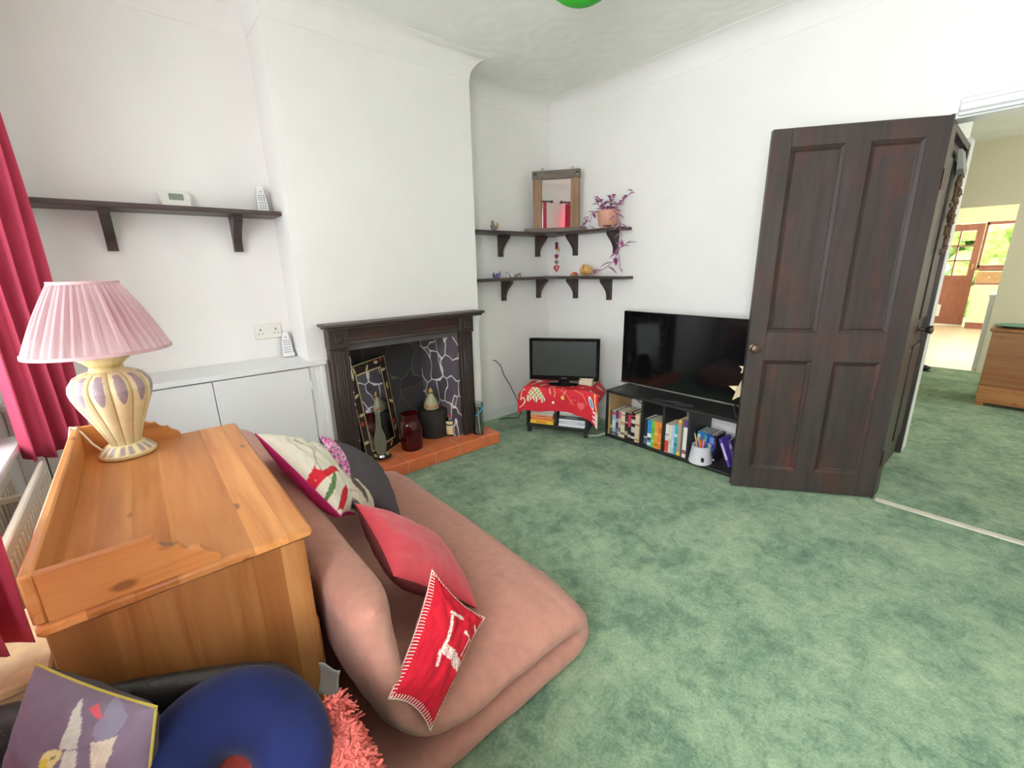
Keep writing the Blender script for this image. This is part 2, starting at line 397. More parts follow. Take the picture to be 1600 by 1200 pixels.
    def sphere(s, c, r, n=12, mi=0, col=(1, 1, 1), sc=(1, 1, 1), lump=0, seed=0, T=None):
        vs = []; fs = []; m = n // 2 + 1
        for j in range(m + 1):
            for i in range(n):
                a, b = 2 * pi * i / n, pi * j / m; p = V((sin(b) * cos(a), sin(b) * sin(a), cos(b)))
                q = 1 + lump * noise.noise(p * 2.3 + V((seed, seed * 2.1, 0)))
                vs.append((c[0] + p.x * r * sc[0] * q, c[1] + p.y * r * sc[1] * q, c[2] + p.z * r * sc[2] * q))
        for j in range(m):
            for i in range(n): fs.append((j * n + i, j * n + (i + 1) % n, (j + 1) * n + (i + 1) % n, (j + 1) * n + i))
        return s.add(vs, fs, mi, col, T)

    def build(s, name, mats, parent=None, smooth=True, angle=38, loc=None, rotz=0):
        me = bpy.data.meshes.new(name); me.from_pydata(s.v, [], s.f)
        for m in (mats if isinstance(mats, (list, tuple)) else [mats]): me.materials.append(m)
        me.polygons.foreach_set('material_index', s.m)
        at = me.color_attributes.new('Col', 'FLOAT_COLOR', 'POINT')
        flat = []
        for c in s.c: flat += [c[0], c[1], c[2], 1.0]
        at.data.foreach_set('color', flat)
        bm = bmesh.new(); bm.from_mesh(me); bmesh.ops.recalc_face_normals(bm, faces=bm.faces); bm.to_mesh(me); bm.free()
        if smooth:
            me.polygons.foreach_set('use_smooth', [True] * len(me.polygons)); me.set_sharp_from_angle(angle=RD(angle))
        me.update()
        o = bpy.data.objects.new(name, me); COL.objects.link(o)
        if parent is not None: o.parent = parent
        if loc: o.location = loc
        if rotz: o.rotation_euler = (0, 0, rotz)
        return o


def tag(o, label, cat, group=None, kind=None):
    o['label'] = label; o['category'] = cat
    if group: o['group'] = group
    if kind: o['kind'] = kind
    return o


def thing(name, label, cat, loc=(0, 0, 0), rotz=0, group=None, kind=None):
    o = bpy.data.objects.new(name, None); COL.objects.link(o); o.location = loc; o.rotation_euler = (0, 0, rotz); o.empty_display_size = 0.05
    return tag(o, label, cat, group, kind)


def struct(o, label=None, cat=None):
    o['kind'] = 'structure'
    if label: o['label'] = label; o['category'] = cat
    return o


def inpoly(x, y, poly):
    r = False; j = len(poly) - 1
    for i in range(len(poly)):
        xi, yi = poly[i]; xj, yj = poly[j]
        if (yi > y) != (yj > y) and x < (xj - xi) * (y - yi) / (yj - yi) + xi: r = not r
        j = i
    return r


def segd(x, y, a, b):
    dx, dy = b[0] - a[0], b[1] - a[1]; t = max(0, min(1, ((x - a[0]) * dx + (y - a[1]) * dy) / (dx * dx + dy * dy + 1e-12)))
    return math.hypot(x - a[0] - t * dx, y - a[1] - t * dy)


def lineD(x, y, pts): return min(segd(x, y, pts[i], pts[i + 1]) for i in range(len(pts) - 1))


def c3(r, g, b): return (lin(r), lin(g), lin(b))


# ================================================================== THE SETTING
ZC = 2.67
b = MB()
b.bb(-.5, 3.6, -1.6, 3.1, -.12, 0); b.bb(3.6, 7.6, -2.4, 3.1, -.12, 0)
struct(b.build('floor', M['carpet'], smooth=False), 'mottled green carpet across both rooms', 'floor')
struct(MB().bb(7.6, 13, -1.9, 2.0, -.12, 0.0).build('floor_kitchen', M['vinyl'], smooth=False), 'pale vinyl floor beyond the far doorway', 'floor')
b = MB(); b.bb(-.75, 3.16, -1.6, 3.15, ZC, ZC + .1)
struct(b.build('ceiling', M['ceiling'], smooth=False), 'white swirled plaster ceiling', 'ceiling')
b = MB(); b.bb(3.16, 7.65, -2.5, 3.1, 2.60, 2.7)
struct(b.build('ceiling_dining', M['ceiling'], smooth=False))
struct(MB().bb(7.65, 13, -2, 2.1, 2.35, 2.45).build('ceiling_kitchen', M['ceiling'], smooth=False))

# window wall with two windows, z .72 to 2.25
WIN = [(1.05, 2.42), (-.80, .62)]
b = MB(); X0, X1 = -.75, -.5
b.bb(X0, X1, -1.6, 3.15, 0, .70); b.bb(X0, X1, -1.6, 3.15, 2.25, ZC)
b.bb(X0, X1, -1.6, WIN[1][0], .70, 2.25); b.bb(X0, X1, WIN[1][1], WIN[0][0], .70, 2.25); b.bb(X0, X1, WIN[0][1], 3.15, .70, 2.25)
struct(b.build('wall_left', M['wall'], smooth=False), 'white window wall', 'wall')
for k, (a, c) in enumerate(WIN):
    w = thing('window_%d' % (k + 1), 'white framed window above the radiator' if k == 0 else 'white framed window beside the camera', 'window', (0, 0, 0), kind='structure')
    b = MB(); x0, x1 = -.68, -.62
    for y in (a + .03, (a + c) / 2, c - .03): b.bb(x0, x1, y - .03, y + .03, .70, 2.25, b=.006)
    for z in (.73, 1.75, 2.22): b.bb(x0, x1, a, c, z - .03, z + .03, b=.006)
    b.build('window_frame', M['gloss'], w)
    MB().bb(-.655, -.650, a + .05, c - .05, .75, 2.2).build('pane', M['pane'], w, smooth=False)
    if k == 0:
        MB().bb(-.62, -.43, a - .03, c + .14, .695, .722, b=.006).build('window_sill', M['gloss'], w)
    else: MB().bb(-.62, -.43, a - .04, c + .04, .695, .722, b=.006).build('window_sill', M['gloss'], w)

# chimney wall: alcove backs, breast with fireplace recess
struct(MB().bb(-.5, 3.16, 3.0, 3.15, 0, ZC).build('wall_back', M['wall'], smooth=False), 'white back wall of the alcoves', 'wall')
b = MB(); CF = 2.70
b.bb(.72, .945, CF, 3.0, 0, ZC); b.bb(1.72, 1.97, CF, 3.0, 0, ZC); b.bb(.945, 1.72, CF, 3.0, .87, ZC)
struct(b.build('wall_chimney', M['wall'], smooth=False), 'white chimney breast', 'wall')
# TV wall with opening, z to 1.96
b = MB(); b.bb(3.04, 3.16, .385, 3.0, 0, ZC); b.bb(3.04, 3.16, -.55, .385, 1.978, ZC); b.bb(3.04, 3.16, -1.6, -.55, 0, ZC)
struct(b.build('wall_right', M['wall'], smooth=False), 'white wall behind the television', 'wall')
# wall behind the camera
b = MB(); b.bb(-.5, 3.04, -1.6, -1.45, 0, ZC)
struct(b.build('wall_front', M['wall'], smooth=False), 'white wall behind the camera', 'wall')
# stair lobby and dining room
b = MB(); b.bb(3.16, 3.24, .42, .54, 0, 2.6); b.bb(3.99, 4.12, .42, .54, 0, 2.6); b.bb(3.24, 3.99, .42, .54, 1.97, 2.6); b.bb(3.24, 3.99, .47, .54, 0, 1.97)
struct(b.build('wall_stairs', M['wall'], smooth=False), 'white wall with the stair door', 'wall')
b = MB(); b.bb(4.02, 4.12, .54, 3.1, 0, 2.6); b.bb(4.12, 7.55, 3.0, 3.1, 0, 2.6)
struct(b.build('wall_dining', M['beige'], smooth=False))
b = MB(); b.bb(3.16, 4.9, -2.5, -2.4, 0, 2.6); b.bb(6.9, 7.55, -2.5, -2.4, 0, 2.6); b.bb(4.9, 6.9, -2.5, -2.4, 0, .7); b.bb(4.9, 6.9, -2.5, -2.4, 2.3, 2.6); b.bb(3.16, 3.2, -2.4, -1.6, 0, 2.6)  # unseen side wall, its gap added to let daylight in
struct(b.build('wall_dining_side', M['beige'], smooth=False))
b = MB(); b.bb(7.55, 7.65, -2.5, .25, 0, 2.6); b.bb(7.55, 7.65, 1.15, 3.1, 0, 2.6); b.bb(7.55, 7.65, .25, 1.15, 1.90, 2.6)
struct(b.build('wall_far', M['beige'], smooth=False), 'beige dining room wall with the kitchen doorway', 'wall')
# kitchen walls
b = MB(); KX = 12.6
b.bb(KX, KX + .12, 1.22, 2.0, 0, 2.35); b.bb(KX, KX + .12, .30, 1.22, 1.98, 2.35); b.bb(KX, KX + .12, -1.9, .30, 0, 2.35); b.bb(KX, KX + .12, .30, .74, 0, 1.14)
b.bb(7.65, KX, 1.9, 2.0, 0, 2.35); b.bb(7.65, 9, -1.9, -1.8, 0, 2.35); b.bb(11, KX, -1.9, -1.8, 0, 2.35); b.bb(9, 11, -1.9, -1.8, 0, .8); b.bb(9, 11, -1.9, -1.8, 2.1, 2.35)
struct(b.build('wall_kitchen', M['cream'], smooth=False))

# coving swept round the room
pts = [(-.5, -1.45), (-.5, 3.0), (.72, 3.0), (.72, 2.70), (1.97, 2.70), (1.97, 3.0), (3.04, 3.0), (3.04, -1.45)]
prof = [(0, 0.0), (0, -.118), (.003, -.118)] + [(.118 - .115 * cos(RD(a)), -.118 + .115 * sin(RD(a))) for a in range(8, 91, 8)] + [(.118, 0)]
n = len(pts); offs = []
for i in range(n):
    d0 = (V(pts[i]) - V(pts[i - 1])).normalized() if i else None; d1 = (V(pts[i + 1]) - V(pts[i])).normalized() if i < n - 1 else None
    if d0 is None: d0 = d1
    if d1 is None: d1 = d0
    n0, n1 = V((d0.y, -d0.x)), V((d1.y, -d1.x)); m = n0 + n1; m = m / (m.dot(n0)); offs.append(m)
b = MB(); vs = []; fs = []; k = len(prof)
for i in range(n):
    for d, z in prof: vs.append((pts[i][0] + offs[i].x * d, pts[i][1] + offs[i].y * d, ZC + z))
for i in range(n - 1):
    for j in range(k): fs.append((i * k + j, i * k + (j + 1) % k, (i + 1) * k + (j + 1) % k, (i + 1) * k + j))
b.add(vs, fs); struct(b.build('trim_1', M['coving'], angle=25), 'white coving round the ceiling edge', 'coving')


def skirt(name, x0, x1, y0, y1, h=.11, label=None):
    b = MB(); b.bb(x0, x1, y0, y1, 0, h - .02, b=.002)
    b.bb(x0 + .003, x1 - .003, y0 + .003, y1 - .003, h - .03, h, b=.006)
    return struct(b.build(name, M['gloss']), label, 'skirting board' if label else None)


skirt('baseboard_back', 1.97, 3.025, 2.982, 3.0, label='white skirting along the alcove beside the fireplace')
skirt('baseboard_right', 3.022, 3.04, .47, 2.98, label='white skirting behind the television')
skirt('baseboard_stairs', 4.10, 4.135, .405, .56, .1, label='short white skirting at the lobby corner')
skirt('baseboard_left', -.5, -.484, -1.45, 2.6)
# white architrave over the wide opening, dark jamb on its left
b = MB(); b.bb(3.018, 3.04, -.62, .365, 1.962, 2.035, b=.004); b.bb(3.008, 3.03, -.62, .365, 1.975, 2.015, b=.008); b.bb(3.04, 3.16, -.55, .375, 1.955, 1.977, b=.002)
struct(b.build('trim_2', M['gloss']), 'white moulded lintel trim over the opening', 'door frame')
b = MB(); b.bb(3.035, 3.165, .375, .39, 0, 1.98, b=.003)
struct(b.build('trim_3', M['door']), 'dark stained door jamb beside the opening', 'door frame')
b = MB(); b.bb(3.985, 4.125, .392, .42, 0, 2.03, b=.004)
struct(b.build('trim_4', M['gloss']), 'white architrave at the end of the stair door', 'door frame')
tag(MB().bb(3.00, 3.045, -.55, .365, 0, .012, b=.005).build('threshold_strip', M['threshold']), 'cream metal strip on the carpet across the opening', 'threshold strip')

# ------------------------------------------------------------------ the dark four-panel door standing open (local x along the leaf, +y towards the viewer)
LW, LH, LT = .755, 1.975, .036


def panelled_leaf(root, mats, panels, knob_s, knob_z, both=True):
    b = MB(); xs = sorted(set([0, LW] + [p[0] for p in panels] + [p[1] for p in panels])); zs = [.008, .138, .80, .957, 1.89, LH]
    xl, xm0, xm1, xr = panels[0][0], panels[0][1], panels[1][0], panels[1][1]
    for x0, x1 in ((0, xl), (xr, LW)): b.bb(x0, x1, -LT, 0, zs[0], LH, b=.002)
    b.bb(xm0, xm1, -LT, 0, zs[0], LH, b=.001)
    for z0, z1 in ((zs[0], zs[1]), (zs[2], zs[3]), (zs[4], LH)):
        b.bb(xl, xr, -LT + .0003, -.0003, z0, z1)
    b.build('door_frame', mats[0], root, angle=30)
    for x0, x1, z0, z1 in panels:
        b = MB()
        for s in ((0, -1), (-LT, 1)) if both else ((0, -1),):
            y0, d = s
            rings = [(0, 0), (.002, .003), (.017, .015), (.021, .010), (.026, .015), (.028, .015)]
            vs = []; fs = []
            for i, (ins, dep) in enumerate(rings):
                y = y0 + d * dep
                vs += [(x0 + ins, y, z0 + ins), (x1 - ins, y, z0 + ins), (x1 - ins, y, z1 - ins), (x0 + ins, y, z1 - ins)]
            for i in range(len(rings) - 1):
                for j in range(4): fs.append((i * 4 + j, i * 4 + (j + 1) % 4, i * 4 + 4 + (j + 1) % 4, i * 4 + 4 + j))
            fs.append(tuple(range(len(vs) - 4, len(vs)))); b.add(vs, fs)
        b.build('door_panel', mats[1], root, angle=12)
    k = MB(); R = Matrix.Translation((knob_s, 0, knob_z)) @ Matrix.Rotation(RD(-90), 4, 'X')
    k.lathe([(.004, -.001), (.026, 0), (.026, .005), (.011, .009), (.010, .022), (.020, .030), (.027, .042), (.024, .053), (.012, .058), (.001, .059)], 20, T=R)
    k.build('door_knob', M['brass'], root)


d1 = thing('door_1', 'large dark brown four panel door standing open in front of the television', 'door', (3.035, .375, 0), math.atan2(.608, -.443), kind='structure')
panelled_leaf(d1, (M['door'], M['doorpanel']), [(.090, .318, .138, .80), (.422, .665, .138, .80), (.090, .318, .957, 1.89), (.422, .665, .957, 1.89)], .722, .868)
b = MB()
for z in (.25, 1.7): b.bb(-.012, .0, -.030, -.004, z - .045, z + .045, b=.002); b.tube([(-.006, .002, z - .045), (-.006, .002, z + .045)], .005)
b.build('hinge', M['brass'], d1)

# stair door, closed in the side of the lobby, seen nearly edge-on
d2 = thing('door_2', 'dark stair door seen almost edge-on behind the open door', 'door', (3.245, .462, 0), 0, kind='structure')
b = MB(); b.bb(0, .74, -.04, 0, .01, 1.955, b=.002); b.build('door_frame', M['door'], d2)
b = MB(); b.bb(-.06, .0, -.075, 0, 0, 2.0, b=.003); b.bb(.700, .735, -.068, 0, 0, 1.99, b=.003); b.bb(-.06, .735, -.068, -.0, 1.955, 1.99, b=.003); b.build('door_casing', M['door'], d2)
for x0, x1, z0, z1 in ((.1, .34, .16, .8), (.42, .65, .16, .8), (.1, .34, .97, 1.87), (.42, .65, .97, 1.87)):
    b = MB(); b.bb(x0, x1, -.052, -.038, z0, z1, b=.012); b.build('door_panel', M['doorpanel'], d2)
k = MB(); k.lathe([(.004, 0), (.026, 0), (.026, .005), (.011, .009), (.010, .035), (.020, .045), (.027, .058), (.024, .070), (.001, .075)], 16, T=Matrix.Translation((.50, -.04, .905)) @ Matrix.Rotation(RD(90), 4, 'X'))
k.build('door_knob', M['brass'], d2)
g = thing('hanging_garland', 'dried brown garland hung from a clear hook on the stair door', 'garland', (3.70, .36, 0))
b = MB(); b.add([(-.06, .03, 1.92), (.10, .03, 1.92), (.14, .012, 1.83), (.08, .008, 1.78), (-.03, .012, 1.82), (-.06, .045, 1.92), (.10, .045, 1.92), (.14, .04, 1.83), (.08, .04, 1.78), (-.03, .04, 1.82)],
                 [(0, 1, 2, 3, 4), (9, 8, 7, 6, 5)] + [(i, (i + 1) % 5, (i + 1) % 5 + 5, i + 5) for i in range(5)]); b.build('hook', M['grey'], g)
b = MB(); random.seed(3)
for i in range(34):
    z = 1.80 - i * .013; b.sphere((.06 - i * .003 + random.uniform(-.03, .03), .022 + random.uniform(-.012, .010), z), random.uniform(.008, .016), 8, sc=(1.3, .8, 1.5), lump=.8, seed=i)
b.build('dried_flowers', M['dried'], g)

# ------------------------------------------------------------------ fireplace
fs_ = thing('fireplace_surround', 'dark stained wooden fireplace surround with carved corner blocks', 'fireplace surround', (0, 0, 0))
b = MB(); b.bb(.79, 1.935, 2.565, 2.699, 1.018, 1.036, b=.006); b.bb(.805, 1.92, 2.58, 2.699, 1.003, 1.019, b=.006); b.build('mantel_shelf', M['mantelx'], fs_)
for x0, x1 in ((.826, .935), (1.748, 1.857)):
    b = MB(); b.bb(x0, x1, 2.63, 2.699, .092, .885, b=.004); b.bb(x0 + .022, x1 - .022, 2.622, 2.632, .13, .87, b=.003)
    for i in range(4): b.bb(x0 + .030 + i * .014, x0 + .036 + i * .014, 2.619, 2.625, .15, .85, b=.002)
    b.build('pilaster', M['mantel'], fs_)
    b = MB(); b.bb(x0 - .003, x1 + .003, 2.615, 2.699, .885, 1.003, b=.004); c = ((x0 + x1) / 2, 2.611, .944)
    R = Matrix.Translation(c) @ Matrix.Rotation(RD(90), 4, 'X') @ Matrix.Rotation(RD(45), 4, 'Z')
    b.lathe([(.036, -.006), (.036, .004), (.028, .008), (.024, .002), (.012, .003), (.010, .010), (.001, .012)], 4, T=R); b.build('corner_block', M['mantel'], fs_)
b = MB(); b.bb(.935, 1.748, 2.632, 2.699, .925, 1.003, b=.003)
for i in range(4): b.bb(.95, 1.735, 2.626, 2.634, .945 + i * .012, .953 + i * .012, b=.002)
b.build('frieze', M['mantelred'], fs_)
MB().bb(.935, 1.748, 2.625, 2.699, .905, .926, b=.004).build('frieze_moulding', M['mantelx'], fs_)

fi = thing('fireplace_opening', 'soot-dark stone fireplace recess with white-jointed stone cheek', 'fireplace', (0, 0, 0))
MB().bb(.937, 1.746, 2.655, 2.697, .862, .903, b=.003).build('stone_lintel', M['lintelstone'], fi)
MB().bb(.946, 1.719, 2.965, 2.998, .092, .868).build('back_stone', M['soot'], fi)
b = MB(); b.add([(.9455, 2.66, .092), (.952, 2.66, .092), (.985, 2.9645, .092), (.9465, 2.9645, .092), (.9455, 2.66, .862), (.952, 2.66, .862), (.985, 2.9645, .862), (.9465, 2.9645, .862)],
                 [(0, 1, 2, 3), (7, 6, 5, 4), (0, 4, 5, 1), (1, 5, 6, 2), (2, 6, 7, 3), (3, 7, 4, 0)]); b.build('stone_cheek', M['slate'], fi, smooth=False)
b = MB(); b.add([(1.69, 2.66, .092), (1.746, 2.66, .092), (1.717, 2.9645, .092), (1.60, 2.9645, .092), (1.69, 2.66, .862), (1.746, 2.66, .862), (1.717, 2.9645, .862), (1.60, 2.9645, .862)],
                 [(0, 1, 2, 3), (7, 6, 5, 4), (0, 4, 5, 1), (1, 5, 6, 2), (2, 6, 7, 3), (3, 7, 4, 0)]); b.build('stone_cheek', M['slate'], fi, smooth=False)
b = MB(); b.bb(.84, 1.995, 2.515, 2.699, 0.0, .09, b=.006); b.bb(.946, 1.719, 2.695, 2.96, 0, .0895)
tag(b.build('hearth', M['tiles'], angle=30), 'raised terracotta tiled hearth in front of the fireplace', 'hearth')

HZ = .0905
# mirror with a painted floral frame, leaning in the recess
mr = thing('floral_mirror', 'rectangular mirror with red and cream floral frame leaning in the fireplace', 'mirror', (1.158, 2.752, HZ), 0)
mr.rotation_euler = (RD(-7), RD(0), RD(33))
mw, mh, fw = .420, .660, .072
flow = []
random.seed(11)
for i in range(34):
    t = i / 34 * (2 * mw + 2 * mh)
    e = fw / 2
    if t < mw: p = (t, mh - e)
    elif t < mw + mh: p = (mw - e, mh - (t - mw))
    elif t < 2 * mw + mh: p = (mw - (t - mw - mh), e)
    else: p = (e, t - 2 * mw - mh)
    flow.append((p[0] - mw / 2 + random.uniform(-.012, .012), p[1] + random.uniform(-.01, .01), random.uniform(0, pi), i % 7))


def fcol(x, z):
    ex = min(x + mw / 2, mw / 2 - x, z, mh - z)
    if ex < .005 or ex > fw - .009: return c3(206, 192, 140)
    for fx, fz, a, k in flow:
        dx, dz = x - fx, z - fz; u = dx * cos(a) + dz * sin(a); w = -dx * sin(a) + dz * cos(a)
        if k == 0 and dx * dx + dz * dz < .018 ** 2: return c3(176, 34, 40) if (dx * dx + dz * dz) ** .5 > .007 else c3(214, 90, 70)
        if (u / .026) ** 2 + (w / .010) ** 2 < 1: return c3(214, 198, 148) if k % 2 else c3(60, 34, 30)
    return c3(44, 30, 28)


b = MB()
for x0, x1, z0, z1 in ((-mw / 2, mw / 2, mh - fw, mh), (-mw / 2, mw / 2, 0, fw), (-mw / 2, -mw / 2 + fw, fw, mh - fw), (mw / 2 - fw, mw / 2, fw, mh - fw)):
    nu, nv = max(8, int((x1 - x0) / .0035)), max(8, int((z1 - z0) / .0035))
    b.grid(lambda u, v: (x0 + u * (x1 - x0), 0, z0 + v * (z1 - z0)), nu, nv, colf=lambda u, v: fcol(x0 + u * (x1 - x0), z0 + v * (z1 - z0)))
    b.bb(x0, x1, .0005, .018, z0, z1, col=c3(40, 28, 26))
b.build('mirror_frame', M['mframe'], mr, smooth=False)
MB().bb(-mw / 2 + fw - .002, mw / 2 - fw + .002, .004, .008, fw - .002, mh - fw + .002).build('mirror_glass', M['mirror'], mr, smooth=False)

# red glass jar
j = thing('glass_jar', 'large ruby red glass jar standing on the hearth', 'jar', (1.335, 2.70, HZ))
MB().lathe([(.001, 0), (.070, 0), (.077, .012), (.078, .10), (.077, .185), (.068, .205), (.056, .215), (.055, .222), (.059, .226), (.059, .255), (.062, .258), (.062, .266), (.054, .266), (.052, .22), (.070, .19), (.072, .02), (.001, .008)], 32, cap=False).build('jar_body', M['redglass'], j)
# hat box
hb = thing('hat_box', 'round black lidded box standing inside the fireplace', 'box', (1.60, 2.835, HZ), 0)
MB().lathe([(.001, 0), (.112, 0), (.113, .004), (.113, .165), (.001, .165)], 40, cap=False).build('box_body', M['hat'], hb)
MB().lathe([(.001, .222), (.112, .222), (.1175, .218), (.1175, .158), (.1135, .158)], 40, cap=False).build('lid', M['hat'], hb)
dc = thing('glass_decanter', 'small bell-shaped glass decanter with golden stopper on the black box', 'decanter', (1.565, 2.79, HZ + .223))


def decol(a, t, z): return c3(150, 160, 120) if int(a * 3) % 2 else (c3(196, 92, 70) if .25 < t < .4 else c3(176, 172, 140))


MB().lathe([(.001, 0), (.044, 0), (.056, .010), (.058, .03), (.050, .055), (.036, .085), (.020, .11), (.014, .122), (.001, .124)], 24, colf=decol, cap=False).build('bottle', M['figure'], dc)
MB().lathe([(.014, .120), (.018, .128), (.020, .140), (.012, .152), (.004, .166), (.001, .168)], 16).build('stopper', M['gold'], dc)
# liqueur bottle
lb = thing('liqueur_bottle', 'dark green liqueur bottle with cream labels on the hearth', 'bottle', (1.690, 2.735, HZ))
MB().lathe([(.001, 0), (.040, 0), (.043, .006), (.043, .115), (.040, .13), (.030, .15), (.022, .165), (.016, .20), (.015, .255), (.001, .256)], 24).build('bottle_body', M['greenglass'], lb)
MB().lathe([(.0434, .012), (.0442, .014), (.0442, .082), (.0434, .084)], 24, cap=False).build('main_label', M['cream2'], lb)
MB().lathe([(.0434, .094), (.0440, .095), (.0440, .118), (.0434, .119)], 24, cap=False).build('shoulder_label', M['cream2'], lb)
MB().lathe([(.030, .150), (.031, .152), (.026, .163), (.020, .170), (.0195, .171)], 24, cap=False).build('neck_label', M['redlabel'], lb)
MB().lathe([(.0165, .235), (.0170, .236), (.0170, .270), (.001, .272)], 16).build('bottle_cap', M['blackgloss'], lb)
# oil bottle on silver saucer
ob = thing('oil_bottle', 'tall clear glass bottle standing on a silver saucer on the hearth', 'bottle', (1.090, 2.672, HZ))
MB().lathe([(.001, .006), (.040, .006), (.062, .016), (.066, .020), (.064, .014), (.042, .0), (.001, .0)], 32, cap=False).build('saucer', M['chrome'], ob)
MB().lathe([(.001, .008), (.022, .010), (.030, .022), (.022, .034), (.001, .036)], 24, cap=False).build('foot', M['chrome'], ob)
MB().lathe([(.018, .036), (.030, .05), (.038, .09), (.040, .13), (.036, .17), (.026, .20), (.019, .225), (.016, .27), (.015, .315), (.018, .33), (.016, .345), (.001, .346)], 28).build('bottle_body', M['cloudy'], ob)
# blue swirl vase
bv = thing('swirl_vase', 'slim smoky glass vase with turquoise swirl on the hearth end', 'vase', (1.855, 2.595, HZ))
MB().lathe([(.001, 0), (.036, 0), (.040, .008), (.038, .08), (.034, .15), (.034, .20), (.038, .255), (.034, .255), (.030, .20), (.034, .08), (.035, .02), (.001, .012)], 28, mod=lambda a, t, r: 1 + .06 * sin(3 * a + 5 * t), cap=False).build('vase_body', M['clear'], bv)
MB().tube([(.036 * cos(a * .9 + 3.6) * 1.05, .036 * sin(a * .9 + 3.6) * 1.05, .16 + .032 * a) for a in [i * .2 for i in range(15)]] + [(.0, -.038, .20), (.012, -.038, .17)], .0045, 8).build('glass_swirl', M['blueswirl'], bv)
def vcol(a, t, z):
    k = sin(a * 6 + t * 3); return c3(228, 230, 232) if k > .55 and t < .75 else (c3(66, 74, 84) if k < -.1 else c3(136, 146, 156))


MB().lathe([(.001, .014), (.032, .014), (.031, .04), (.030, .08), (.028, .13), (.027, .18), (.027, .21), (.001, .215)], 48, colf=vcol, mod=lambda a, t, r: 1 + .10 * sin(5 * a + 4 * t)).build('glass_core', M['figure'], bv)

# ------------------------------------------------------------------ left alcove: cupboard, shelf, socket
cb = thing('alcove_cupboard', 'white built-in cupboard filling the alcove beside the fireplace', 'cupboard', (0, 0, 0))
b = MB(); _o = [(-.499, 2.665), (.81, 2.665), (.81, 2.699), (.7195, 2.699), (.7195, 2.999), (-.499, 2.999)]; b.add([(x, y, .800) for x, y in _o] + [(x, y, .826) for x, y in _o], [tuple(range(6))[::-1], tuple(range(6, 12))] + [(i, (i + 1) % 6, (i + 1) % 6 + 6, i + 6) for i in range(6)]); b.build('worktop', M['gloss'], cb)
b = MB(); b.bb(-.499, .715, 2.71, 2.995, 0, .799); b.bb(.712, .742, 2.684, 2.699, 0, .799, b=.002); b.bb(.742, .805, 2.678, 2.699, 0, .799, b=.002); b.bb(.772, .80, 2.670, 2.69, 0, .796, b=.003); b.bb(-.499, .72, 2.688, 2.72, 0, .08, b=.002); b.bb(-.499, -.42, 2.684, 2.72, .0, .799, b=.002)
b.build('carcass', M['gloss'], cb)
for x0, x1 in ((-.415, .231), (.235, .709)):
    dd = MB().bb(x0, x1, 2.676, 2.692, .085, .792, b=.003).build('cupboard_door', M['gloss'], cb)
    b = MB(); hx = .711 if x1 > .5 else -.417; b.bb(hx - .006, hx + .006, 2.668, 2.68, .66, .715, b=.002); b.build('hinge', M['white'], dd)


def bracket(parent, T, h=.185, d=.13, th=.034, mat='bracket'):
    o = [(0, 0), (-d, 0), (-d, -.022)]
    for i in range(1, 12):
        t = i / 12; o.append((-d + (d - .034) * sin(pi / 2 * t) ** 1.1, -.022 - (h - .052) * t))
    o += [(-.034, -h + .03), (-.034, -h), (0, -h)]
    b = MB(); b.prism([(-x, z) for x, z in o], th, T=T); return b.build('bracket', M[mat], parent)


ws = thing('wall_shelf', 'long dark wooden shelf on two brackets above the alcove cupboard', 'shelf', (0, 0, 0))
MB().bb(-.46, .716, 2.795, 2.999, 1.638, 1.662, b=.004).build('shelf_board', M['shelfx'], ws)
for x in (-.07, .468):
    bracket(ws, Matrix.Translation((x + .02, 2.999, 1.638)) @ Matrix.Rotation(RD(-90), 4, 'Z'), .185, .15, .042)

th = thing('thermostat', 'ivory room thermostat with grey display on the long shelf', 'thermostat', (.262, 2.955, 1.662)); th.rotation_euler = (RD(-12), 0, 0)
MB().bb(-.068, .068, -.014, .012, 0, .088, b=.01).build('thermostat_body', M['ivory'], th)
MB().bb(-.028, .034, -.0155, -.013, .042, .074, b=.001).build('display', M['lcd'], th)
b = MB(); b.lathe([(.013, 0), (.013, .002), (.001, .003)], 20, T=Matrix.Translation((.048, -.0142, .058)) @ Matrix.Rotation(RD(90), 4, 'X')); b.build('dial', M['white'], th)


def tall_remote(name, label, loc, tilt, rot, seat=False):
    t = thing(name, label, 'remote control', loc); t.rotation_euler = (tilt, 0, rot)
    o = []
    for i in range(21):
        s = i / 20; o.append((.5 * (.030 + .026 * (1 - (s * 1.0) ** 2.2)) * (1 if s < .97 else .75), s * .150))
    out = [(x, z) for x, z in o] + [(-x, z) for x, z in o[::-1]]
    b = MB(); b.prism(out, .018); b.build('handset', M['white'], t)
    b = MB(); b.prism([(x * 1.12, z) for x, z in out], .009, T=Matrix.Translation((.004, .0185, 0))); b.build('back_shell', M['greybtn' if not seat else 'silver'], t)
    b = MB(); random.seed(5)
    for r_, z in enumerate((.028, .042, .056, .074, .086, .098)):
        for x in (-.013, 0, .013): b.box((x, -.001, z), (.007, .003, .005), b=.001)
    b.box((0, -.001, .120), (.008, .003, .006), b=.001); b.build('buttons', M['greybtn'], t)
    if seat:
        b = MB(); b.bb(-.034, .034, -.022, .03, -.002, .026, b=.004); b.build('charging_stand', M['white'], t)
    return t


tall_remote('remote_control', 'white tapered handset propped on the long shelf', (.66, 2.93, 1.664), RD(-14), RD(-4))
tall_remote('remote_control', 'white tapered handset in its cradle on the cupboard top', (.672, 2.935, .829), RD(-10), RD(-6), True)

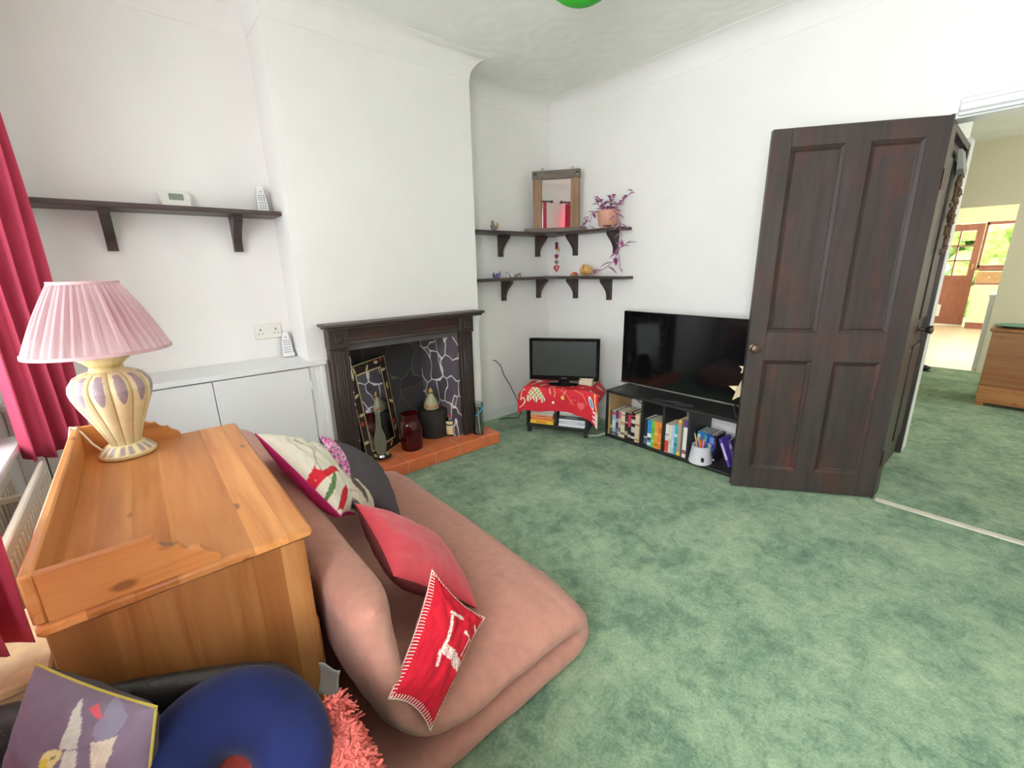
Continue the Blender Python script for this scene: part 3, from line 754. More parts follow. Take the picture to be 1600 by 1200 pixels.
so = thing('wall_socket', 'white double socket on the alcove wall above the cupboard', 'socket', (.592, 2.9995, .988))
MB().bb(-.074, .074, -.010, 0, -.044, .044, b=.006).build('socket_plate', M['ivory'], so)
for x in (-.042, .042):
    b = MB(); b.bb(x - .004, x + .004, -.0112, -.0095, .006, .018); b.bb(x - .015, x - .007, -.0112, -.0095, -.014, -.009); b.bb(x + .007, x + .015, -.0112, -.0095, -.014, -.009)
    b.build('pin_holes', M['greybtn'], so, smooth=False)
for x in (-.014, .014): MB().bb(x - .010, x + .010, -.014, -.009, .018, .034, b=.002).build('rocker_switch', M['white'], so)

# ------------------------------------------------------------------ corner shelves
BZ = {1: 1.618, 2: 1.25}
for k, lab in ((1, 'upper dark L-shaped corner shelf holding the mirror and trailing plant'), (2, 'lower dark L-shaped corner shelf holding shells and small ornaments')):
    z = BZ[k]; s = thing('corner_shelf', lab, 'shelf', (0, 0, z))
    b = MB(); yl = 2.105 if k == 1 else 2.07
    out = [(2.06, 2.81), (2.80, 2.81), (2.88, 2.74), (2.88, yl + .012), (2.892, yl), (3.039, yl), (3.039, 2.999), (2.05, 2.999), (2.05, 2.822)]
    nn = len(out); b.add([(x, y, -.022) for x, y in out] + [(x, y, 0) for x, y in out], [tuple(range(nn))[::-1], tuple(range(nn, 2 * nn))] + [(i, (i + 1) % nn, (i + 1) % nn + nn, i + nn) for i in range(nn)])
    b.build('shelf_board', M['shelfx'], s, angle=25)
    for x in ((2.40, 2.835) if k == 1 else (2.425, 2.845)):
        bracket(s, Matrix.Translation((x + .017, 2.999, -.022)) @ Matrix.Rotation(RD(-90), 4, 'Z'), .172, .125)
    for y in ((2.665, 2.235) if k == 1 else (2.655, 2.285)):
        bracket(s, Matrix.Translation((3.039, y + .017, -.022)) @ Matrix.Rotation(RD(180), 4, 'Z'), .172, .125)
SZ1, SZ2 = 1.6185, 1.2505

# rustic mirror across the corner
rm = thing('rustic_mirror', 'weathered timber framed mirror standing across the shelf corner', 'mirror', (2.855, 2.740, SZ1), math.atan2(-.8, .6))
b = MB(); b.bb(-.265, .255, -.045, .03, 0, .034, b=.003); b.build('base_ledge', M['greywood'], rm)
for x in (-.158, .158): MB().bb(x - .036, x + .036, -.022, .022, .034, .42, b=.003).build('frame_post', M['oldwood'], rm)
MB().bb(-.20, .20, -.027, .023, .420, .484, b=.004).build('top_rail', M['greywood'], rm)
MB().bb(-.124, .124, .0, .006, .034, .422).build('mirror_glass', M['mirror'], rm, smooth=False)
for x in (-.172, .172):
    b = MB(); b.lathe([(.013, 0), (.013, .006), (.001, .008)], 8, T=Matrix.Translation((x, -.027, .452)) @ Matrix.Rotation(RD(90), 4, 'X')); b.build('bolt', M['blackgloss'], rm)
for x in (-.12, .13):
    b = MB(); b.tube([(x, .01, .482), (x - .006, .01, .500), (x + .004, .01, .510), (x + .012, .01, .498), (x + .008, .01, .482)], .003, 6); b.build('hanging_loop', M['dried'], rm)

# plant
random.seed(21)
pl = thing('potted_plant', 'purple trailing plant in a peach pot on the upper corner shelf', 'plant', (2.945, 2.265, SZ1))
MB().lathe([(.001, .018), (.066, .018), (.072, .026), (.082, .110), (.084, .130), (.078, .132), (.074, .110), (.001, .108)], 28, cap=False).build('plant_pot', M['pot'], pl)
for a in (0.6, 2.7, 4.75): MB().lathe([(.001, 0), (.012, 0), (.014, .019), (.001, .019)], 10, T=Matrix.Translation((.048 * cos(a), .048 * sin(a), 0))).build('pot_foot', M['pot'], pl)
MB().lathe([(.001, .1085), (.0745, .1085), (.0745, .114), (.001, .118)], 20, cap=False).build('soil', M['soil'], pl)
lf = MB(); st = MB()


def leafm(p, d, L, w, up=V((0, 0, 1))):
    d = d.normalized(); s = d.cross(up); s = s.normalized() if s.length > 1e-3 else V((1, 0, 0)); nrm = s.cross(d)
    cols = [c3(176, 64, 140), c3(216, 196, 212), c3(150, 50, 120), c3(196, 150, 186)]
    vs = []; cs = []; N = 6
    for i in range(N + 1):
        t = i / N; ww = w * sin(pi * t ** .75) * .62; q = p + d * L * t - up * (L * .35 * t * t)
        for k, sx in enumerate((-1, -.45, 0, .45, 1)):
            vs.append(q + s * ww * sx + nrm * (abs(sx) * ww * .35)); cs.append(cols[(1, 0, 2, 0, 1)[k]] if random.random() > .1 else cols[3])
    fs = [(i * 5 + k, i * 5 + k + 1, i * 5 + 6 + k, i * 5 + 5 + k) for i in range(N) for k in range(4)]
    lf.add(vs, fs, 0, cs)


def vine(pts, nl, L=.055, spread=1.0):
    P = [V(p) for p in pts]; st.tube(P, .0028, 6); tot = len(P) - 1
    for i in range(nl):
        t = (i + 1) / nl * tot; k = min(int(t), tot - 1); q = P[k].lerp(P[k + 1], t - k); d = (P[k + 1] - P[k]).normalized(); a = i * 2.6
        side = V((cos(a) * .8 - .3, sin(a), .25)) * spread; leafm(q, d * .5 + side, L * random.uniform(1.0, 1.5), L * .5)


for pts, nl in (([(0, 0, .11), (-.03, -.04, .17), (-.06, -.10, .215)], 7), ([(0, 0, .11), (.0, -.06, .16), (-.01, -.14, .19), (-.02, -.23, .235)], 9), ([(0, 0, .11), (-.02, .03, .18), (-.04, .07, .225)], 7), ([(-.02, .02, .11), (-.06, .03, .15), (-.08, .05, .20)], 6),
                ([(0, 0, .11), (.01, -.02, .17), (-.02, -.03, .22)], 7), ([(0, -.04, .11), (-.03, -.10, .15), (-.04, -.15, .165)], 6)): vine(pts, nl)
vine([(-.02, .06, .12), (-.05, .11, .13), (-.07, .15, .08), (-.06, .19, .035)], 7, .05)
vine([(-.03, .06, .12), (-.06, .10, .12), (-.075, .115, .06), (-.07, .12, .02)], 3, .045)
vine([(-.03, -.06, .12), (-.06, -.11, .11), (-.085, -.165, .03), (-.085, -.20, -.07), (-.085, -.19, -.15), (-.08, -.16, -.20)], 7, .055)
vine([(-.08, -.16, -.20), (-.075, -.13, -.25), (-.08, -.05, -.305), (-.075, .04, -.335)], 5, .075, .8)
vine([(-.02, -.07, .12), (-.06, -.13, .09), (-.09, -.19, .0), (-.085, -.175, -.10), (-.08, -.165, -.19)], 4, .05)
vine([(-.08, -.165, -.16), (-.07, -.20, -.15), (-.07, -.235, -.13)], 3, .07); vine([(-.08, -.17, -.2), (-.08, -.185, -.24), (-.08, -.19, -.31)], 1, .03)
st.build('stem', M['stem'], pl); lf.build('foliage', M['leaf'], pl)


# ornaments on the corner shelves
def figurine(name, label, loc, parts, rotz=0):
    b = MB()
    for i, (c, r, sc, col) in enumerate(parts): b.sphere(c, r, 12, 0, c3(*col), sc, .15, i)
    o = b.build(name, M['figure'], loc=loc, rotz=rotz); return tag(o, label, 'ornament')


figurine('fox_ornament', 'small grey and orange animal ornament on the upper corner shelf', (2.285, 2.87, SZ1), [((0, 0, .022), .024, (1.2, .8, .9), (150, 138, 130)), ((-.015, 0, .048), .016, (1, .9, 1.1), (158, 140, 128)), ((-.024, 0, .066), .007, (.6, .6, 2), (120, 92, 70)), ((-.006, 0, .068), .007, (.6, .6, 2), (150, 110, 70)), ((.034, 0, .040), .012, (.6, .6, 2.2), (206, 150, 70)), ((.02, -.012, .01), .010, (.8, .8, 1), (225, 220, 210)), ((-.03, .0, .03), .008, (.7, .7, 2.4), (90, 84, 74))])
figurine('blue_ornament', 'small violet blue ornament on the lower corner shelf', (2.30, 2.87, SZ2), [((0, 0, .016), .020, (1.5, .9, .8), (120, 116, 170)), ((.022, 0, .034), .014, (1, .9, 1), (130, 126, 186)), ((.032, 0, .048), .006, (.7, .7, 1.5), (90, 86, 140)), ((-.036, 0, .024), .012, (.7, .7, 2.0), (64, 62, 60)), ((-.01, -.01, .03), .012, (1, .8, .9), (104, 100, 158))])
figurine('white_ornament', 'small white and grey ornament beside the violet one', (2.415, 2.865, SZ2), [((0, 0, .018), .022, (1.2, .8, .85), (214, 212, 212)), ((-.016, -.003, .036), .013, (1, .9, 1), (186, 184, 190)), ((.018, -.003, .036), .010, (1, 1, 1), (234, 234, 234)), ((0, -.014, .020), .010, (1, .8, 1.2), (130, 130, 136)), ((.038, 0, .012), .011, (1, .8, 1.1), (230, 230, 226))])
figurine('arched_ornament', 'small grey arched ornament nearest the corner on the lower shelf', (2.52, 2.865, SZ2), [((-.02, 0, .014), .014, (1, .8, 1), (120, 112, 100)), ((0, 0, .024), .014, (1.1, .8, .9), (150, 146, 140)), ((.022, 0, .02), .013, (.8, .8, 1.4), (110, 108, 100)), ((.006, -.008, .010), .009, (1, 1, 1), (220, 216, 206))])
figurine('painted_shell', 'red and ochre painted shell lying on the lower corner shelf', (2.935, 2.60, SZ2), [((0, 0, .012), .034, (.8, 1.2, .36), (196, 160, 110)), ((0, -.008, .022), .024, (.8, 1.2, .55), (214, 56, 60)), ((-.01, .012, .022), .012, (.8, 1, .6), (230, 130, 60))])
b = MB(); prof = []
for i in range(40):
    t = i / 39; r = .042 * (1 - t) ** .8 * (1 + .25 * abs(sin(t * 16))) + .002; prof.append((r, -.06 + .135 * t))


def concol(a, t, z): return c3(214, 170, 104) if noise.noise(V((a * 1.2, z * 40, 0))) > -.1 else c3(184, 128, 70)


b.lathe(prof, 18, mod=lambda a, t, r: 1 + .18 * cos(2 * a + 9 * t), colf=concol, T=Matrix.Translation((0, 0, .040)) @ Matrix.Rotation(RD(100), 4, 'X'))
tag(b.build('conch_shell', M['figure'], loc=(2.935, 2.435, SZ2 + .004), rotz=RD(12)), 'large ochre conch shell on the lower corner shelf', 'shell')

hg = thing('heart_garland', 'string of red hearts hanging between the corner shelves', 'garland', (2.905, 2.78, 1.596))
b = MB(); b.tube([(0, 0, 0), (.002, 0, -.09), (-.002, 0, -.19), (0, 0, -.30)], .0018, 6); b.build('string', M['stem'], hg)
b = MB(); b.bb(-.016, .016, -.006, .006, -.115, -.055, b=.003, col=c3(124, 40, 58)); b.build('ribbon_tag', M['heart'], hg)
b = MB(); b.sphere((.018, -.008, -.118), .015, 12, col=c3(222, 190, 110), sc=(1, .5, 1)); b.build('gold_bead', M['heart'], hg)


def heart(s):
    return [(s * .062 * 16 * sin(t) ** 3 / 16, s * .062 * (13 * cos(t) - 5 * cos(2 * t) - 2 * cos(3 * t) - cos(4 * t)) / 16) for t in [2 * pi * i / 30 for i in range(30)]]


for z, s, c in ((-.175, .36, (150, 50, 66)), (-.225, .34, (150, 128, 120)), (-.275, .52, (206, 60, 76))):
    b = MB(); b.prism(heart(s), .010, T=Matrix.Translation((0, -.005, z)), col=c3(*c))
    if s > .5: b.prism(heart(s * .5), .012, T=Matrix.Translation((0, -.006, z)), col=c3(236, 160, 160))
    b.build('heart', M['heart'], hg)

# ------------------------------------------------------------------ television, cube unit, books
tv = thing('television', 'large black flat television on the low cube unit', 'television', (2.80, 1.485, .392))
b = MB(); b.bb(0, .045, -.487, .487, .062, .610, b=.004); b.bb(.04, .075, -.36, .36, .10, .42, b=.02); b.build('tv_body', M['blackgloss'], tv)
MB().bb(-.0015, .002, -.479, .479, .076, .603).build('screen', M['screen'], tv, smooth=False)
MB().bb(-.004, .02, -.488, .488, .055, .066, b=.002).build('silver_strip', M['silver'], tv)
for y in (.385, -.385):
    b = MB()
    for x, dy in ((-.085, .055 if y > 0 else -.055), (.13, .0)): b.tube([(.02, y, .060), (x * .5, y + dy * .3, .045), (x, y + dy, .006)], [.012, .010, .007], 8)
    b.bb(.0, .04, y - .02, y + .02, .04, .065, b=.004); b.build('foot', M['black'], tv)

cu = thing('cube_unit', 'low black open shelving unit of four compartments under the television', 'shelving unit', (0, 0, 0))
MB().bb(2.70, 3.02, 1.005, 2.035, .368, .390, b=.003).build('top_board', M['black'], cu)
MB().bb(2.702, 3.02, 1.005, 2.035, 0.0, .022, b=.003).build('base_board', M['black'], cu)
MB().bb(2.702, 3.02, 1.005, 1.028, .022, .368, b=.002).build('end_panel', M['black'], cu)
MB().bb(2.702, 3.02, 2.014, 2.035, .022, .368, b=.002).build('end_panel', M['black'], cu)
for y in (1.707, 1.532, 1.340): MB().bb(2.704, 3.02, y - .009, y + .009, .022, .368, b=.002).build('divider', M['black'], cu)
MB().bb(2.712, 3.015, 2.008, 2.0135, .0225, .3675).build('tan_inner_face', M['tan'], cu, smooth=False)  # thin tan sheet on the inside of this end panel only

BOOK_N = 0


def book(label, y0, y1, h, d, bands, x=2.722, z=.0225, lean=0.0, group='books in the cube unit', cat='book', name='book', flat=None, loc=None, rotz=0):
    """spine faces -x (upright), bands = [(from, to, colour)] up the spine"""
    t = abs(y1 - y0) - .0012; r = thing(name, label, cat, loc or (x, (y0 + y1) / 2, z), rotz, group)
    if lean: r.rotation_euler = (lean, 0, 0)
    if flat: r.rotation_euler = (RD(90), 0, rotz)

    def colf(v):
        c = bands[0][2]
        for a, e, k in bands:
            if a <= v <= e: c = k
        return c3(*c)
    b = MB(); c0 = c3(*bands[0][2])
    b.bb(.0015, d, -t / 2, -t / 2 + .0016, 0, h, col=c0); b.bb(.0015, d, t / 2 - .0016, t / 2, 0, h, col=c0)
    cuts = sorted(set([0, 1] + [q for a, e, _ in bands for q in (a, e)]))
    for a, e in zip(cuts[:-1], cuts[1:]): b.bb(0, .0016, -t / 2, t / 2, a * h, e * h, col=colf((a + e) / 2))
    b.build('cover', M['bookcover'], r, smooth=False)
    MB().bb(.0022, d - .003, -t / 2 + .0016, t / 2 - .0016, .003, h - .003).build('pages', M['paper'], r, smooth=False)
    return r


Wt, Dk, Cr = (232, 230, 226), (44, 42, 46), (228, 214, 188)
c1 = [(2.0065, 1.986, .200, [(0, 1, (70, 104, 62)), (.25, .4, (200, 170, 90)), (.8, .9, (190, 60, 60))], 'green book against the tan inner face of the cube unit'),
      (1.986, 1.953, .205, [(0, 1, (168, 184, 206)), (.05, .12, (90, 60, 60)), (.82, .95, (200, 90, 90)), (.3, .6, (214, 220, 230))], 'thick pale blue book beside the green one'),
      (1.953, 1.926, .205, [(0, 1, (66, 74, 92)), (.1, .3, (130, 130, 138)), (.55, .7, (170, 174, 184))], 'dark slate book between the pale blue and pink ones'),
      (1.926, 1.904, .215, [(0, 1, (206, 190, 178)), (.7, .97, (220, 88, 118)), (.2, .34, (110, 120, 110))], 'pale book with a pink top band'),
      (1.904, 1.865, .213, [(0, 1, Cr), (.12, .2, (120, 90, 70)), (.5, .62, (210, 150, 120)), (.86, .9, (150, 130, 110))], 'thick cream book in the first compartment'),
      (1.865, 1.836, .215, [(0, 1, (70, 52, 46)), (.15, .3, (190, 170, 150)), (.6, .66, (190, 160, 130))], 'dark brown book beside the thick cream one'),
      (1.836, 1.808, .215, [(0, 1, (56, 44, 44)), (.5, .95, (196, 62, 82)), (.1, .2, (200, 190, 180))], 'black book with a tall crimson panel'),
      (1.808, 1.773, .228, [(0, 1, (36, 36, 38)), (.08, .16, (226, 226, 224)), (.3, .5, (210, 208, 204)), (.62, .76, (214, 212, 208)), (.86, .9, (200, 60, 60))], 'tall black book with white lettering blocks'),
      (1.773, 1.735, .222, [(0, 1, (232, 206, 172)), (.05, .13, (190, 150, 110)), (.6, .66, (170, 120, 90))], 'peach cream book against the first divider')]
c2 = [(1.696, 1.664, .208, [(0, 1, (52, 56, 60)), (.28, .33, (236, 236, 236)), (.05, .25, (110, 116, 118))], 'dark grey book at the start of the second compartment'),
      (1.664, 1.632, .205, [(0, 1, (52, 142, 214)), (.05, .16, (230, 230, 230)), (.35, .5, (240, 244, 248)), (.25, .33, (40, 60, 80))], 'bright blue book with white blocks'),
      (1.632, 1.606, .206, [(0, 1, (126, 200, 60)), (.2, .3, (160, 220, 110)), (.55, .75, (100, 176, 48))], 'lime green book beside the bright blue one'),
      (1.606, 1.574, .207, [(0, 1, (240, 156, 66)), (.1, .2, (210, 120, 40)), (.5, .6, (250, 190, 110))], 'orange book beside the lime green one'),
      (1.574, 1.545, .208, [(0, 1, (236, 148, 62)), (.6, .8, (200, 110, 50)), (.2, .26, (250, 200, 120))], 'orange book against the second divider')]
c3_ = [(1.520, 1.492, .212, [(0, 1, (234, 226, 222)), (.02, .42, (216, 72, 58)), (.6, .66, (170, 160, 160))], 'white book with a red lower half'),
       (1.492, 1.474, .208, [(0, 1, (226, 222, 206)), (.3, .5, (206, 196, 180))], 'slim cream book beside the red and white one'),
       (1.474, 1.452, .215, [(0, 1, (186, 204, 226)), (.2, .5, (206, 220, 236))], 'pale sky blue book'),
       (1.452, 1.430, .222, [(0, 1, (70, 176, 186)), (.3, .4, (40, 130, 140)), (.6, .7, (210, 230, 230))], 'turquoise book beside the yellow one'),
       (1.430, 1.404, .266, [(0, 1, (240, 196, 78)), (.1, .86, (176, 160, 150)), (.86, .92, (214, 150, 60))], 'tall book with a yellow framed spine'),
       (1.404, 1.386, .262, [(0, 1, (112, 94, 84)), (.2, .8, (126, 106, 96))], 'tall brown book beside the yellow framed one'),
       (1.386, 1.353, .280, [(0, 1, (240, 236, 228)), (.80, 1, (98, 72, 124)), (.1, .2, (150, 100, 110))], 'tall white book with a purple top')]
random.seed(5)
for grp in (c1, c2, c3_):
    for y0, y1, h, bands, lab in grp: book(lab, y0, y1, h, .15 + random.uniform(-.01, .02), bands, x=2.722 + random.uniform(0, .006))
dv = [(1.322, 1.300, [(0, 1, (40, 150, 200)), (.55, .9, (236, 244, 250))], 'cyan boxed set at the back of the last compartment'),
      (1.300, 1.278, [(0, 1, (40, 120, 200)), (.2, .4, (120, 190, 230))], 'mid blue case beside the cyan boxed set'),
      (1.278, 1.256, [(0, 1, (30, 130, 190)), (.6, .9, (110, 200, 230))], 'sea blue case third along in the last compartment'),
      (1.256, 1.236, [(0, 1, (36, 84, 160)), (.2, .5, (120, 200, 210))], 'cobalt blue case behind the pen tub'),
      (1.236, 1.206, [(0, 1, (44, 70, 150)), (.1, .2, (210, 220, 240)), (.4, .5, (90, 130, 200)), (.66, .9, (120, 150, 214))], 'thick dark blue case right of the pen tub'),
      (1.206, 1.190, [(0, 1, (34, 30, 44)), (.05, .12, (220, 220, 226)), (.5, .8, (70, 60, 110))], 'thin black case beside the dark blue one')]
for k, (y0, y1, bands, lab) in enumerate(dv): book(lab, y0, y1, .192, .135, bands, x=2.80, group='cases in the last compartment', cat='case', name='disc_case')
book('purple case leaning over with a pale stripe', 1.168, 1.150, .192, .135, [(0, 1, (98, 70, 180)), (.25, .85, (206, 190, 240))], x=2.80, lean=RD(-24), group='cases in the last compartment', cat='case', name='disc_case').location = (2.795, 1.088, .0265)
book('dark violet case leaning beside the end panel', 1.140, 1.122, .192, .135, [(0, 1, (76, 64, 110)), (.7, .85, (150, 140, 170))], x=2.80, lean=RD(-17), group='cases in the last compartment', cat='case', name='disc_case').location = (2.800, 1.052, .0258)

tb = thing('pen_tub', 'white plastic tub of pens in the last compartment', 'tub', (2.745, 1.262, .0225))
MB().lathe([(.001, 0), (.070, 0), (.076, .006), (.060, .118), (.062, .124), (.057, .124), (.066, .012), (.001, .010)], 28, cap=False).build('tub_body', M['basket'], tb)
b = MB(); b.bb(-.066, -.060, -.055, -.035, .03, .06, b=.002); b.build('tub_slot', M['black'], tb)
random.seed(9)
for k, (c, lab, a, tl, L) in enumerate((((240, 110, 40), 'orange felt pen sticking up in the tub', 2.6, .55, .155), ((236, 200, 60), 'yellow felt pen sticking up in the tub', 2.2, .45, .165), ((96, 190, 70), 'green felt pen at the right of the tub', -1.2, .30, .165), ((70, 60, 150), 'indigo pen leaning in the tub', 1.9, .6, .14),
                                       ((224, 120, 190), 'pink pen low in the tub', 2.9, .2, .135), ((226, 190, 130), 'thin wooden brush leaning far out of the tub', 1.6, .72, .19), ((236, 236, 236), 'white pen in the middle of the tub', -2.6, .18, .15), ((190, 40, 40), 'dark red pen at the front of the tub', -2.0, .35, .135), ((240, 150, 70), 'amber pen between the orange and green ones', -.4, .25, .15))):
    p0 = V((.012 * cos(a + 2), .012 * sin(a + 2), .012)); d = V((cos(a) * .26 * tl, sin(a) * .40 * tl, 1)).normalized()
    b = MB(); b.tube([p0, p0 + d * L * .72, p0 + d * L], [.0048, .0048, .0040], 8, col=c3(*c)); b.tube([p0 + d * L, p0 + d * (L + .012)], [.0035, .0012], 8, col=c3(*[x * .6 for x in c]))
    tag(b.build('pen', M['bookcover'], loc=(2.745, 1.262, .0235)), lab, 'pen', 'pens in the tub')


def slab_remote(label, loc, rot, L=.17):
    t = thing('remote_control', label, 'remote control', loc, rot)
    MB().bb(-.021, .021, -L / 2, L / 2, 0, .016, b=.005).build('handset', M['black'], t)
    b = MB(); [b.box((x, y * L * .09 - .01, .0165), (.008, .006, .003), b=.001) for x in (-.011, 0, .011) for y in range(-4, 4)]; b.lathe([(.013, .0155), (.013, .018), (.001, .0185)], 16, T=Matrix.Translation((0, L * .36, 0))); b.build('buttons', M['darkbtn'], t)


slab_remote('black remote control lying in front of the television', (2.745, 1.535, .3905), RD(14), .22)
slab_remote('small black remote control with silver key beside the longer one', (2.735, 1.405, .3905), RD(20), .12)
b = MB()
for k in range(5):
    pass
st_ = [(0 + (.075 if i % 2 == 0 else .032) * cos(pi / 2 + i * pi / 5), (.075 if i % 2 == 0 else .032) * sin(pi / 2 + i * pi / 5)) for i in range(10)]
sd = thing('straw_star', 'pale striped star hanging behind the open door edge', 'decoration', (2.650, 1.012, .60), RD(-54))
b = MB(); b.prism(st_, .012, T=Matrix.Translation((0, -.006, 0))); b.build('star', M['straw'], sd)
b = MB(); b.prism([(x * .5, z * .5) for x, z in st_], .010, T=Matrix.Translation((.006, -.005, .135))); b.build('small_star', M['straw'], sd)
MB().tube([(0, 0, .06), (.003, 0, .12), (0, 0, .18), (.004, .0, .27)], .0015, 6).build('hanging_string', M['stem'], sd)

# ------------------------------------------------------------------ trolley with red cloth, small monitor
TZ = math.atan2(-.8823, .4707); T0 = (2.312, 2.522, 0)
tr = thing('media_trolley', 'small black trolley on castors under a red cloth in the corner', 'trolley', T0, TZ)
MB().bb(-.025, .50, .0, .34, .056, .078, b=.003).build('bottom_shelf', M['black'], tr)
MB().bb(-.025, .50, -.01, .34, .372, .394, b=.003).build('top_shelf', M['black'], tr)
for x in (-.022, .480): MB().bb(x, x + .018, .01, .33, .078, .372, b=.002).build('side_panel', M['black'], tr)
MB().bb(.226, .244, .02, .33, .078, .372, b=.002).build('middle_panel', M['black'], tr)
for x, y in ((.0, .02), (.475, .02), (.0, .32), (.475, .32)):
    b = MB(); b.tube([(x - .012, y, .024), (x + .012, y, .024)], .0235, 16); b.bb(x - .016, x + .016, y - .008, y + .012, .026, .056, b=.003); b.build('castor', M['black'], tr)
TM = Matrix.Translation(T0) @ Matrix.Rotation(TZ, 4, 'Z')


def tl(x, y, z): return tuple(TM @ V((x, y, z)))


def clothp(u, v):
    x = -.085 + u * .675; edge = .015
    if v < .55:
        y = .34 - (v / .55) * (.34 + edge); z = .398
    else:
        t = (v - .55) / .45; drop = .188 + .012 * sin(u * 9) - .03 * max(0, 1 - u / .12) + (.085 * max(0, (u - .80) / .2) ** 1.2); y = -edge - .018 * sin(min(1, t * 3) * pi / 2) - .012 * sin(u * 17 + 1) * t; z = .398 - t * drop + .004 * (1 - t)
    if x < -.028:
        k = (-.028 - x) / .057; z -= k * (.05 + .05 * (1 if v < .55 else .4)); x = -.028 - k * .05
    if x > .503:
        k = (x - .503) / .09; z -= k * .09 * (1 if v < .55 else .25); x = .503 + k * .075
    z += .003 * sin(u * 23 + v * 5)
    return (x, y, z)


def clothc(u, v):
    X = u; Y = v
    red = c3(212, 40, 56)
    if X > .93 and v > .80 and (int((v - .8) * 30) % 2 == 0 or X > .965): return c3(244, 214, 206)
    # printed motifs on the hanging front, in x = u, y = v
    if v > .52:
        w = (v - .55) / .45
        q = (X - .235) / .125; 
        if abs(q) < 1 and .0 < w < .56 + .07 * cos(q * 9) and w > .02 + .35 * max(0, abs(q + .25) - .45) ** 1.2 and abs(q) < (max(0, w + .03) / .52) ** .5:
            if w > .44: return c3(246, 236, 210) if sin(q * 22) > -.3 else red
            if (int(q * 5 + 20) + int(w * 11)) % 2: return [c3(236, 196, 70), c3(230, 110, 80), c3(96, 156, 206), c3(150, 190, 110)][(int(q * 5 + 20) + int(w * 11) * 3) % 4]
            return c3(240, 226, 200)
        five = [(.095, .12), (.055, .10), (.045, .42), (.085, .46), (.105, .62), (.08, .78), (.03, .74)]
        if lineD(X * 1.5, w * .5, [(a * 1.5, e * .5) for a, e in five]) < .011: return c3(244, 226, 190)
        for pts, c, r in (([(.40, .02), (.42, .24)], (246, 236, 220), .006), ([(.46, .02), (.475, .2), (.468, .36)], (240, 170, 90), .007), ([(.53, .05), (.60, .16), (.66, .42), (.70, .62)], (240, 130, 100), .006), ([(.66, .42), (.72, .40)], (240, 130, 100), .005), ([(.64, .3), (.67, .62)], (240, 130, 100), .005), ([(.70, .02), (.80, .14), (.86, .46)], (240, 150, 80), .005), ([(.95, .02), (.96, .3), (.985, .52)], (244, 200, 110), .012), ([(.57, .28), (.60, .04)], (240, 190, 110), .005)):
            if lineD(X * 1.5, w * .5, [(a * 1.5, e * .5) for a, e in pts]) < r: return c3(*c)
        if ((X - .565) / .02) ** 2 + ((w - .36) / .085) ** 2 < 1: return c3(238, 214, 120)
        if ((X - .905 - (w - .32) * .12) / .028) ** 2 + ((w - .34) / .2) ** 2 < 1: return c3(84, 150, 214) if ((X - .905 - (w - .32) * .12) / .018) ** 2 + ((w - .34) / .15) ** 2 < 1 else c3(244, 230, 214)
        for cx, cw in ((.455, .62),):
            dx, dw = (X - cx) * 1.5, (w - cw) * .42
            if min(math.hypot(dx - a, dw - e) for a, e in ((.014, 0), (-.014, 0), (0, .014), (0, -.014))) < .012: return c3(248, 238, 214)
        dx, dz = (X - .785) / .038, -(w - .62) / .14
        if (dx * dx + dz * dz - 1) ** 3 - dx * dx * dz ** 3 < 0: return c3(230, 96, 96)
    else:
        if math.hypot((X - .18) * 1.5, (v - .25) * .7) < .05: return c3(246, 240, 234)
        if int(X * 7 + 3 * sin(v * 9)) % 3 == 0 and abs(sin(v * 12 + X * 20)) > .93: return c3(240, 190, 150)
    return red


b = MB(); b.grid(clothp, 220, 170, colf=clothc)
o = b.build('table_cloth', M['tablecloth'], loc=T0, rotz=TZ, angle=80); mo = o.modifiers.new('thickness', 'SOLIDIFY'); mo.thickness = .002; mo.offset = 1
tag(o, 'red cloth printed with flowers and a patchwork motif draped over the trolley', 'cloth')
Mz = math.atan2(-.8, .6)
mp_ = tl(.262, .135, .4045)
mn = thing('monitor', 'small black monitor on a round foot on top of the trolley', 'monitor', mp_, Mz)
MB().bb(-.283, .283, -.012, .022, .030, .376, b=.006).build('bezel', M['blackgloss'], mn)
MB().bb(-.256, .256, -.0135, -.011, .070, .352).build('screen', M['screenmatt'], mn, smooth=False)
b = MB(); b.bb(-.235, .235, .02, .05, .06, .34, b=.02); b.build('rear_housing', M['black'], mn)
MB().bb(-.045, .045, -.004, .03, .008, .075, b=.006).build('stand_neck', M['blackgloss'], mn)
MB().lathe([(.001, 0), (.130, 0), (.132, .004), (.120, .010), (.04, .014), (.001, .014)], 36, mod=lambda a, t, r: 1, T=Matrix.Scale(.62, 4, V((0, 1, 0)))).build('stand_foot', M['blackgloss'], mn)
b = MB(); [b.bb(-.020 + i * .009, -.014 + i * .009, -.0135, -.0115, .046, .053, b=.0005) for i in range(5)]; b.build('maker_mark', M['greybtn'], mn)


def flatbook(label, x, y, z, w, h, d, cols, name='book', cat='book', grp='books lying in the trolley'):
    r = thing(name, label, cat, tl(x, y, z), TZ, grp); c = c3(*cols[0])
    b = MB(); b.bb(0, w, 0, d, 0, .002, col=c); b.bb(0, w, 0, d, h - .002, h, col=c); b.bb(0, w, 0, .002, .002, h - .002, col=c)
    if len(cols) > 1: b.bb(w * .25, w * .7, -.0006, .0, h * .3, h * .7, col=c3(*cols[1]))
    b.build('cover', M['bookcover'], r, smooth=False); MB().bb(.004, w - .003, .002, d - .004, .002, h - .002).build('pages', M['paper'], r, smooth=False)


